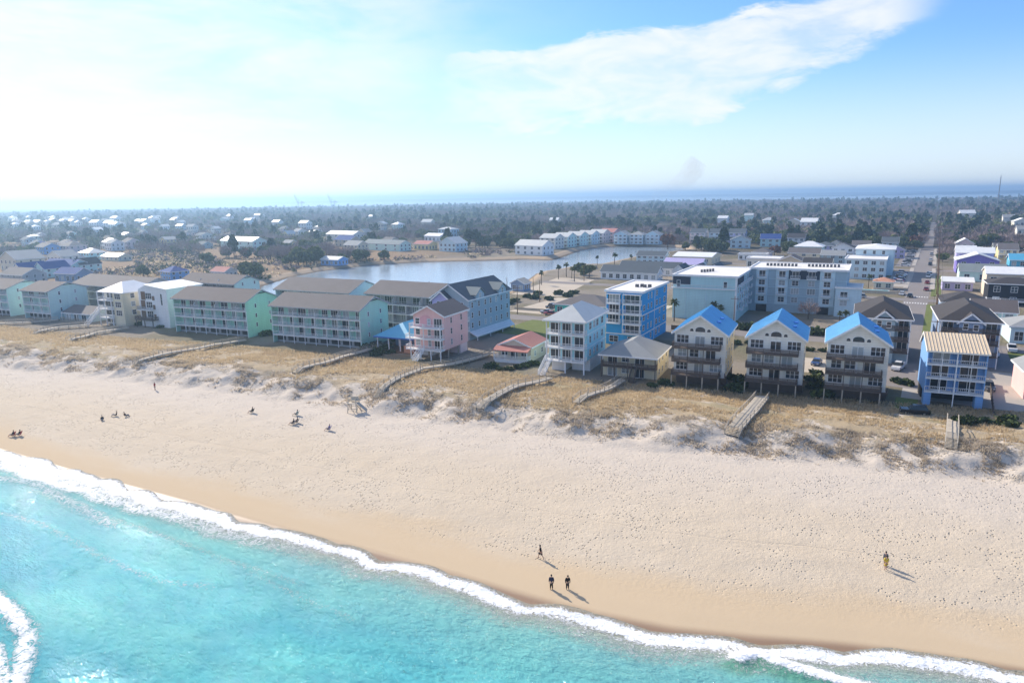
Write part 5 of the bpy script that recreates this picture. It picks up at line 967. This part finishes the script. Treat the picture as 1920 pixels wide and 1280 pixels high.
fence('brown board fence beside the tan-roofed flats', [(11.2, 146), (11.6, 170)], 1.6, 'wood_dark'); fence('pale board fence around the pool', [(-33, 303), (-12, 304), (-12, 312)], 1.4, 'wood_pale'); fence('low wooden fence on the sandy lot by the shore road', [(-128, 207), (-100, 209)], 1.0, 'wood_grey'); fence('dark board fence behind the royal blue building', [(-66, 196), (-48, 197)], 1.6, 'wood_brown')
# ------------------------------------------------------------------ vegetation
def leafmat(name, c1, c2, rough=.8, trans=.0):
    h = mat(name); r = h.n('ShaderNodeAttribute', attribute_name='tint').outputs['Fac']; oi = h.n('ShaderNodeObjectInfo').outputs['Random']
    f = h.m('MULTIPLY_ADD', oi, .35, h.m('MULTIPLY', r, .8), clamp=True)
    cc = h.mix(f, c1, c2); bs = h.n('ShaderNodeBsdfPrincipled', {'Base Color': cc, 'Roughness': rough, 'Specular IOR Level': .15}).outputs[0]
    out(h, h.n('ShaderNodeMixShader', {0: trans, 1: bs, 2: h.n('ShaderNodeBsdfTranslucent', {0: cc}).outputs[0]}).outputs[0] if trans else bs)
leafmat('leaf_oak', (.05, .07, .03), (.165, .19, .075), trans=.2); leafmat('leaf_pine', (.035, .058, .03), (.09, .12, .055)); leafmat('twig', (.19, .15, .14), (.38, .30, .28)); leafmat('leaf_palm', (.05, .08, .025), (.15, .17, .06)); leafmat('leaf_hedge', (.03, .045, .02), (.09, .12, .04))
leafmat('leaf_rust', (.16, .08, .05), (.26, .14, .09)); leafmat('grass_straw', (.46, .35, .21), (.76, .63, .42), trans=.45); leafmat('grass_grey', (.42, .35, .27), (.64, .56, .44), trans=.5)
def quads(C, size, flat=.0, rg=rng, aspect=1.0):
    """random small faces round centres C (n,3)"""
    n = len(C); a = rg.normal(size=(n, 3)); a /= np.linalg.norm(a, axis=1, keepdims=True); b = rg.normal(size=(n, 3)); b -= a * (a * b).sum(1, keepdims=True); b /= np.linalg.norm(b, axis=1, keepdims=True)
    s = (size * (.6 + .8 * rg.random((n, 1)))); a = a * s * aspect; b = b * s
    V = np.stack([C - a - b * .6, C + a * .8 - b, C + a + b * .7, C - a * .7 + b], 1); return V.reshape(-1, 3), np.arange(4 * n).reshape(n, 4)
def crown_pts(n, kind, hh, rad, rg):
    if kind == 'pine':
        k = rg.integers(0, 7, n); cz = hh * (.55 + .06 * k); cr = rad * (1 - .10 * k); ang = rg.random(n) * 6.283; r = cr * np.sqrt(rg.random(n)); return np.stack([r * np.cos(ang), r * np.sin(ang), cz + rg.normal(size=n) * hh * .025 - r * .12], -1)
    lob = 9; la = rg.random(lob) * 6.283; lr = rad * .62 * np.sqrt(rg.random(lob)); lz = hh * (.42 + .36 * rg.random(lob)); ls = rad * (.34 + .22 * rg.random(lob)); k = rg.integers(0, lob, n)
    d = rg.normal(size=(n, 3)); d /= np.linalg.norm(d, axis=1, keepdims=True); r = ls[k] * (.65 + .4 * rg.random(n)); P = d * r[:, None]; P[:, 2] *= .75; P[:, 0] += lr[k] * np.cos(la[k]); P[:, 1] += lr[k] * np.sin(la[k]); P[:, 2] += lz[k]; return P
def tree_geo(kind, n, hh, rad, leaf, rg):
    if kind == 'bare':
        # branches forking upward, ending in twig sprays
        m = n; ang = rg.random(m) * 6.283; r = rad * np.sqrt(rg.random(m)); z = hh * (.30 + .65 * rg.random(m) * (1 - .45 * r / rad)); C = np.stack([r * np.cos(ang), r * np.sin(ang), z], -1)
        d = np.stack([np.cos(ang) * .6, np.sin(ang) * .6, .8 + 0 * ang], -1) + rg.normal(size=(m, 3)) * .35; d /= np.linalg.norm(d, axis=1, keepdims=True); s = rg.normal(size=(m, 3)); s -= d * (s * d).sum(1, keepdims=True); s /= np.linalg.norm(s, axis=1, keepdims=True); L_ = leaf * (1.2 + 1.6 * rg.random((m, 1))); wd = leaf * .13
        V = np.stack([C - s * wd, C + s * wd, C + d * L_ + s * wd * .3, C + d * L_ - s * wd * .3], 1).reshape(-1, 3); return V, np.arange(4 * m).reshape(m, 4)
    return quads(crown_pts(n, kind, hh, rad, rg), leaf, rg=rg)
KIND = {'oak': (7.5, 4.6, 'leaf_oak'), 'pine': (12.5, 3.2, 'leaf_pine'), 'bare': (8.5, 4.2, 'twig'), 'rust': (6.5, 3.4, 'leaf_rust')}
TREES = {}
for kd, (hh, rad, mt) in KIND.items():
    for vr in range(4):
        rg = np.random.default_rng(100 + vr + 10 * len(kd)); V, Fq = tree_geo('bare' if kd == 'bare' else ('pine' if kd == 'pine' else 'oak'), 420 if kd == 'bare' else 520, hh, rad, .62 if kd != 'bare' else .8, rg)
        cm = npmesh('crown', V, Fq, mt, {'tint': np.repeat(rg.random(len(Fq)), 4)})
        tm = MB(); tm.tube([(0, 0, -.2), (.1, .05, hh * .3), (.05, .1, hh * (.8 if kd == 'pine' else .6))], [.28, .2, .08], 7)
        for k in range(5 if kd != 'pine' else 2): a = k * 1.3 + vr; tm.tube([(.1, .05, hh * (.25 + .05 * k)), (rad * .4 * math.cos(a), rad * .4 * math.sin(a), hh * .5), (rad * .75 * math.cos(a), rad * .75 * math.sin(a), hh * .7)], [.14, .09, .03], 5)
        TREES[kd, vr] = (cm, tm.mesh('trunk', 'trunk'))
TL = {'oak': 'rounded dark evergreen tree in the woods behind the town', 'pine': 'tall dark pine standing in the woods behind the town', 'bare': 'leafless grey-purple tree in the woods behind the town', 'rust': 'rust-brown leafed tree in the woods behind the town'}
def region(x, y): return 'right of the street' if x > 0 else 'left of the street' if x > -90 else 'behind the lake' if x > -300 else 'beyond the marsh'
def tree(x, y, kd, s, label=None, group=None, z=3.0):
    vr = random.randrange(4); o = thing({'oak': 'evergreen_tree', 'pine': 'pine_tree', 'bare': 'bare_tree', 'rust': 'brown_tree'}[kd], label or TL[kd].replace('behind the town', region(x, y)), 'tree', (x, y, z), random.random() * 6.28, group or ('trees in the woods ' + region(x, y)))
    o.scale = (s, s, s * random.uniform(.85, 1.15)); link('crown', TREES[kd, vr][0], o); link('trunk', TREES[kd, vr][1], o)
FA = np.array(FOOT)
def clear(x, y, pad=0.0):
    if ((FA[:, 0] - x) ** 2 + (FA[:, 1] - y) ** 2 < (FA[:, 2] + pad) ** 2).any(): return False
    if abs(x - sx(y)) < 6.5 + pad or (-20 < x < -4 and 325 < y < 545): return False
    if -420 < x < -90 and 120 < y < 640 and poly_sd(np.array([x]), np.array([y]), LAKE)[0] < 6 + pad: return False
    for k in (0, 1):
        if -160 < x < 90 and abs(y - (292, 405)[k] - .05 * x) < 5.5: return False
    return True
def inview(x, y, marg=120):
    q = np.array([x, y, 8.0]) - np.array([0, 0, CAM_H]); dpt = q @ FW
    return dpt > 20 and abs(q @ RR) / dpt * 1280 < 960 + marg * 1280 / dpt / 10
cand = []; RB = np.random.default_rng(77); parts_ = []
r = 290.0
while r < 3100:
    dr = r * .030; n = int(r * 1.40 / (4.6 if r < 1200 else 7.0)); a = YAW + RB.uniform(-.70, .70, n); rr = r + RB.random(n) * dr; parts_.append(np.stack([rr, -np.sin(a) * rr, np.cos(a) * rr], -1)); r += dr
C = np.concatenate(parts_); rr, x, y = C.T; dens = fbm(x / 90, y / 90, 61, 3); ok = (y < 3050 + .12 * x) & (dens > .30)
ok &= ~((x < -270) & (y < 300 + .05 * (-x - 270)) & (dens < .56)); ok &= ~((x < -250) & (x > -560) & (y < 250)); ok &= ~((x > -240) & (y < 345)); ok &= ~((x > -300) & (x < -75) & (y < 455)); ok &= ~((x >= -75) & (x < 60) & (y < 455) & (dens < .60))
ok &= ~((np.abs(x - (-4.6 - .004 * (y - 170))) < np.where(y < 560, 8, 5.5)) | ((x > -20) & (x < -4) & (y > 325) & (y < 545)))
for k_, c_ in ((292, .06), (405, .05)): ok &= ~((x > -160) & (x < 90) & (np.abs(y - k_ - c_ * x) < 5.5))
mk = (x > -430) & (x < -90) & (y < 650); ls = np.full(x.shape, 99.0); ls[mk] = poly_sd(x[mk], y[mk], LAKE); ok &= ls > 7.5
ii = np.where(ok)[0]
for s0 in range(0, len(ii), 2000):
    k_ = ii[s0:s0 + 2000]; ok[k_] &= ~(((x[k_, None] - FA[None, :, 0]) ** 2 + (y[k_, None] - FA[None, :, 1]) ** 2) < (FA[None, :, 2] + 1.5) ** 2).any(1)
bare = fbm(x / 60 + 7, y / 60, 71, 2) + RB.uniform(-.16, .16, len(x)); u1 = RB.random(len(x)); u2 = RB.random(len(x)); sc_ = RB.uniform(.75, 1.3, len(x))
for k_ in np.where(ok)[0]: cand.append((float(rr[k_]), float(x[k_]), float(y[k_]), 'bare' if bare[k_] > .54 or (x[k_] < -260 and y[k_] < 420 and u2[k_] < .3) else ('pine' if u1[k_] < .16 else ('oak' if u2[k_] < .94 else 'rust')), float(sc_[k_])))
cand.sort(); near_t = [c for c in cand if c[0] < 640][:270]; keep = set(id(c) for c in near_t)
for c in near_t: tree(c[1], c[2], c[3], c[4])
acc = {k: ([], [], [], 0) for k in KIND}; tot = 0
for c in cand:
    if id(c) in keep: continue
    rr, x, y, kd, s = c; hh, rad, mt = KIND[kd]; n = 60 if rr < 800 else 34 if rr < 1300 else 16; lf = .95 if rr < 800 else 1.25 if rr < 1300 else 2.0
    if kd == 'bare': n = int(n * 1.4)
    k = 1.25 if rr > 1300 else 1.0
    V, Fq = tree_geo('bare' if kd == 'bare' else ('pine' if kd == 'pine' else 'oak'), n, hh * s * k, rad * s * k, lf * (1.5 if kd == 'bare' else 1), rng)
    V = V + np.array([x, y, 3.0]); A = acc[kd]; A[0].append(V); A[1].append(Fq + A[3]); A[2].append(np.repeat(np.clip(rng.random(len(Fq)) * .55 + rng.random() * .35 + 1.3 * (float(fbm(np.array([x / 140]), np.array([y / 140]), 83, 2)[0]) - .42), 0, 1), 4)); acc[kd] = (A[0], A[1], A[2], A[3] + len(V)); tot += len(Fq)
for kd, A in acc.items():
    nm = {'oak': 'evergreen_woods', 'pine': 'pine_woods', 'bare': 'bare_woods', 'rust': 'brown_woods'}[kd]
    tag(link(nm, npmesh(nm, np.concatenate(A[0]), np.concatenate(A[1]), KIND[kd][2], {'tint': np.concatenate(A[2])})), {'oak': 'dense dark evergreen woods reaching to the river', 'pine': 'dark pines scattered through the far woods', 'bare': 'leafless grey-purple woods between the evergreens', 'rust': 'rust-brown trees scattered through the far woods'}[kd], 'woods', kind='stuff')
print('forest quads', tot, 'individual', len(near_t), 'cands', len(cand))
# shrubs, hedges
SH = []
for vr in range(3):
    rg = np.random.default_rng(300 + vr); V, Fq = quads(crown_pts(260, 'oak', 1.7, 1.5, rg) * np.array([1, 1, .9]), .26, rg=rg); V[:, 2] -= .35; SH.append(npmesh('foliage', V, Fq, 'leaf_hedge', {'tint': np.repeat(rg.random(len(Fq)), 4)}))
def shrub(x, y, s, label, z=None, group='shrubs in the town'):
    o = thing('shrub', label, 'shrub', (x, y, zg(x, y) if z is None else z), random.random() * 6, group); o.scale = (s, s, s * random.uniform(.7, 1.0)); link('foliage', random.choice(SH), o); link('stem', MB().tube([(0, 0, -.1), (0, 0, .7)], [.08, .04], 5).mesh('stem', 'trunk'), o)
def shrubs(label, pts, s0, s1, jit=.6):
    for u, v in pts: p = ground(u, v); shrub(p.x + random.uniform(-jit, jit), p.y + random.uniform(-jit, jit), random.uniform(s0, s1), label)
for x in np.arange(-58, -20, 2.3): shrub(x, 207.5 + .06 * (x + 40), random.uniform(1.5, 2.2), 'hedge shrub in the dark row before the condominium')
for x in np.arange(-47, -18, 3.0): shrub(x, 186 + random.uniform(-1, 1), random.uniform(.8, 1.3), 'shrub behind the white blue-roofed houses')
shrubs('sprawling green shrub beside the pavilion walkway', [(690, 655), (700, 648), (712, 660), (725, 655), (735, 662), (705, 665), (680, 648)], .9, 1.6); shrubs('dark shrub under the red-roofed cottage', [(925, 690), (938, 695), (952, 692), (968, 690), (985, 688), (1000, 686)], .8, 1.3); shrubs('round dark shrub on the small green lawn', [(1692, 720), (1700, 722), (1680, 716)], .8, 1.0, .1)
shrubs('shrub between the low grey-hipped house and the white house', [(1238, 720), (1246, 716), (1254, 722), (1222, 724)], .7, 1.1); shrubs('dark shrub between two white blue-roofed houses', [(1384, 735), (1390, 722), (1532, 728), (1538, 745), (1545, 738), (1528, 715), (1535, 700), (1378, 712)], .9, 1.5); shrubs('low shrub before the mint blocks', [(490, 625), (498, 630), (505, 622), (262, 610), (300, 614), (312, 610), (290, 608), (740, 640)], .9, 1.5)
shrubs('rounded bush on the sandy lot near the lake', [(1000, 560), (988, 558), (1030, 562), (1048, 552), (1062, 556), (1074, 550), (960, 566), (948, 570), (1012, 552)], 1.2, 2.0); shrubs('bush by the parking in front of the flats', [(1800, 792), (1820, 795), (1880, 790), (1900, 800), (1730, 775), (1862, 795)], .7, 1.2)
for u, v, s in ((388, 497, 1.1), (470, 520, 1.3), (480, 522, 1.0), (560, 497, 1.5), (575, 498, 1.3), (590, 495, 1.4), (545, 499, 1.0), (330, 520, .8), (270, 520, .9), (1105, 520, 1.0), (1088, 515, .8)): p = G(u, v, 3); tree(p[0], p[1], 'oak', s, 'broad evergreen tree beside the lake palms' if u > 1000 else 'broad evergreen tree in the clump on the grassy lake bank' if u > 500 else 'broad round evergreen tree near the lake inlet' if u > 460 else 'lone evergreen tree in the open marsh', 'lone trees by the lake')
p = G(1252, 467, 3); tree(p[0], p[1], 'rust', 1.6, 'rust-coloured round tree beside the pale blue lake houses'); p = G(1515, 598, 3); tree(p[0], p[1], 'bare', .7, 'small leafless tree before the pale condominium')
# palms
PM = []
for vr in range(2):
    rg = np.random.default_rng(500 + vr); tm = MB().tube([(0, 0, -.2), (.1, 0, 3), (.05, .1, 6.2)], [.24, .18, .2], 8); V = []; 
    mb = MB()
    for k in range(34):
        a = rg.random() * 6.283; e = rg.uniform(-.6, 1.2); L_ = rg.uniform(1.5, 2.1); c = Vector((.05, .1, 6.2)); d = Vector((math.cos(a) * math.cos(e), math.sin(a) * math.cos(e), math.sin(e))); s = d.cross(Vector((0, 0, 1))).normalized(); m1 = c + d * L_ * .55; tip = c + d * L_ + Vector((0, 0, -.5))
        mb.poly([c, m1 - s * .5, tip, m1 + s * .5])
    fm = mb.mesh('fronds', 'leaf_palm'); at_ = fm.attributes.new('tint', 'FLOAT', 'POINT'); at_.data.foreach_set('value', np.repeat(rg.random(34), 4).astype(np.float32)); PM.append((tm.mesh('trunk', 'trunk'), fm))
for u, v, s, lab in ((1047, 523, .95, 'lake'), (1062, 519, 1.0, 'lake'), (1077, 528, 1.0, 'lake'), (1120, 497, .75, 'lake'), (1152, 500, 1.1, 'lake'), (1183, 496, .8, 'lake'), (1015, 534, .9, 'lake'), (1072, 522, .8, 'lake'), (1264, 602, 1.0, 'condo'), (1338, 603, .9, 'condo'), (1350, 606, .8, 'condo'), (1584, 612, .7, 'condo'), (1573, 610, .6, 'condo'), (1628, 540, .8, 'condo')):
    p = G(u, v, 3); i = random.randrange(2); o = thing('palm_tree', 'sabal palm on the sandy strip by the lake' if lab == 'lake' else 'sabal palm planted beside the pale condominium', 'palm', (p[0], p[1], 3), random.random() * 6, 'palms by the lake' if lab == 'lake' else 'palms by the condominium'); o.scale = (s,) * 3; link('trunk', PM[i][0], o); link('fronds', PM[i][1], o)
# dune grass
def grass(name, label, n, qlo, qhi, dens, m, hgt_, seed, blades=5):
    rg = np.random.default_rng(seed); x = rg.uniform(-330, 26, n); q = rg.uniform(qlo, qhi, n); y = yd(x) + q; keep_ = dens(x, y, q) > rg.random(n); x, y = x[keep_], y[keep_]; n = len(x); z = zf(x, y)
    V = []; T = []; cl = rg.random(n) * .5 + .5 * fbm(x / 5, y / 5, 91, 2)
    for k in range(blades):
        a = rg.random(n) * 6.283; hgt = hgt_ * (.5 + .8 * rg.random(n)); sp = .28 * rg.random(n); bx = x + sp * np.cos(a); by = y + sp * np.sin(a); ln = .45 * hgt; wx, wy = -np.sin(a) * .07, np.cos(a) * .07
        V.append(np.stack([np.stack([bx - wx, by - wy, z - .05], -1), np.stack([bx + wx, by + wy, z - .05], -1), np.stack([bx + np.cos(a) * ln, by + np.sin(a) * ln, z + hgt], -1)], 1)); T.append(np.repeat(np.clip(cl + rg.uniform(-.2, .2, n), 0, 1), 3))
    V = np.concatenate(V).reshape(-1, 3); Fq = np.arange(len(V)).reshape(-1, 3); tag(link(name, npmesh(name, V, Fq, m, {'tint': np.concatenate(T)})), label, 'grass', kind='stuff')
grass('dune_grass', 'dry straw-coloured grass covering the dunes', 52000, 6, 34, lambda x, y, q: sst(fbm(x / 7, y / 5, 33, 3) + .012 * (q - 12), .40, .66) * (zf(x, y) > .5), 'grass_straw', .45, 5)
grass('dune_grass', 'sparse grey-brown sea oats on the seaward dune face', 60000, -1.5, 10, lambda x, y, q: sst(fbm(x / 3.2, y / 2.4, 37, 3), .50, .68) * sst(q, -2, 4), 'grass_grey', .36, 6)

# low scrub over the marsh and the empty lots
def scrub(name, label, m, n, seed, area, size, leaf, per):
    rg = np.random.default_rng(seed); x = rg.uniform(area[0], area[1], n); y = rg.uniform(area[2], area[3], n); dn = fbm(x / 28, y / 14, seed, 3); ok = dn > .46
    ok &= poly_sd(x, y, LAKE) > 4; ok &= y - yd(x) > 40
    for s0 in range(0, n, 2000): k_ = slice(s0, s0 + 2000); ok[k_] &= ~(((x[k_, None] - FA[None, :, 0]) ** 2 + (y[k_, None] - FA[None, :, 1]) ** 2) < (FA[None, :, 2] + .3) ** 2).any(1)
    ok &= ~((np.abs(y - road_y(x)) < 5) & (x > -335)); x, y = x[ok], y[ok]; n = len(x); s = size * (.5 + rg.random(n)); C = rg.normal(size=(n, per, 3)) * .5 * s[:, None, None]; C[..., 2] = np.abs(C[..., 2]) * .9 + .1; C += np.stack([x, y, np.full(n, 3.0)], -1)[:, None]
    V, Fq = quads(C.reshape(-1, 3), leaf, rg=rg, aspect=.5); tag(link(name, npmesh(name, V, Fq, m, {'tint': np.repeat(np.repeat(rg.random(n), per) * .6 + rg.random(n * per) * .4, 4)})), label, 'scrub', kind='stuff')
scrub('marsh_scrub', 'grey-brown leafless scrub over the marsh left of the lake', 'twig', 4200, 201, (-760, -262, 205, 430), 2.0, .55, 16)
scrub('marsh_scrub', 'low dark evergreen scrub over the marsh left of the lake', 'leaf_hedge', 4200, 202, (-760, -262, 205, 430), 1.9, .5, 16)
scrub('marsh_grass', 'tawny reeds in the marsh left of the lake', 'grass_straw', 5000, 203, (-620, -262, 205, 400), 1.3, .45, 8)
HAZE = 3.0e-4
# ------------------------------------------------------------------ haze
h = mat('haze'); out(h, None, h.n('ShaderNodeVolumePrincipled', {'Color': (.46, .71, 1.0), 'Density': HAZE, 'Anisotropy': .5}).outputs[0])
tag(link('haze', MB().box(-11500, 7500, -3600, 13200, -8, 72).mesh('haze', 'haze')), 'pale blue sea haze over the far woods and river', 'haze', kind='stuff')
# thin smoke rising from a far brush fire
h = mat('smoke'); tc = h.n('ShaderNodeTexCoord').outputs['Object']; dn = h.m('MULTIPLY', h.ss(h.noise(tc, .016, 3, .6), .2, .7), .004)
out(h, None, h.n('ShaderNodeVolumePrincipled', {'Color': (.95, .86, .79), 'Density': dn}).outputs[0])
def dpt(u, v, D): d = ray(u, v); k = D / math.hypot(d[0], d[1]); return Vector((d[0] * k, d[1] * k, CAM_H + d[2] * k))
pl = [dpt(u, v, 4300) for u, v in ((1222, 371), (1238, 360), (1262, 350), (1285, 335), (1300, 318), (1312, 302))]
b0 = pl[0].copy(); tag(link('smoke_plume', MB().tube([p - b0 for p in pl], [24, 34, 46, 58, 72, 60], 12).mesh('smoke_plume', 'smoke'), None, b0), 'faint brown smoke plume rising over the far shore', 'smoke', kind='stuff')
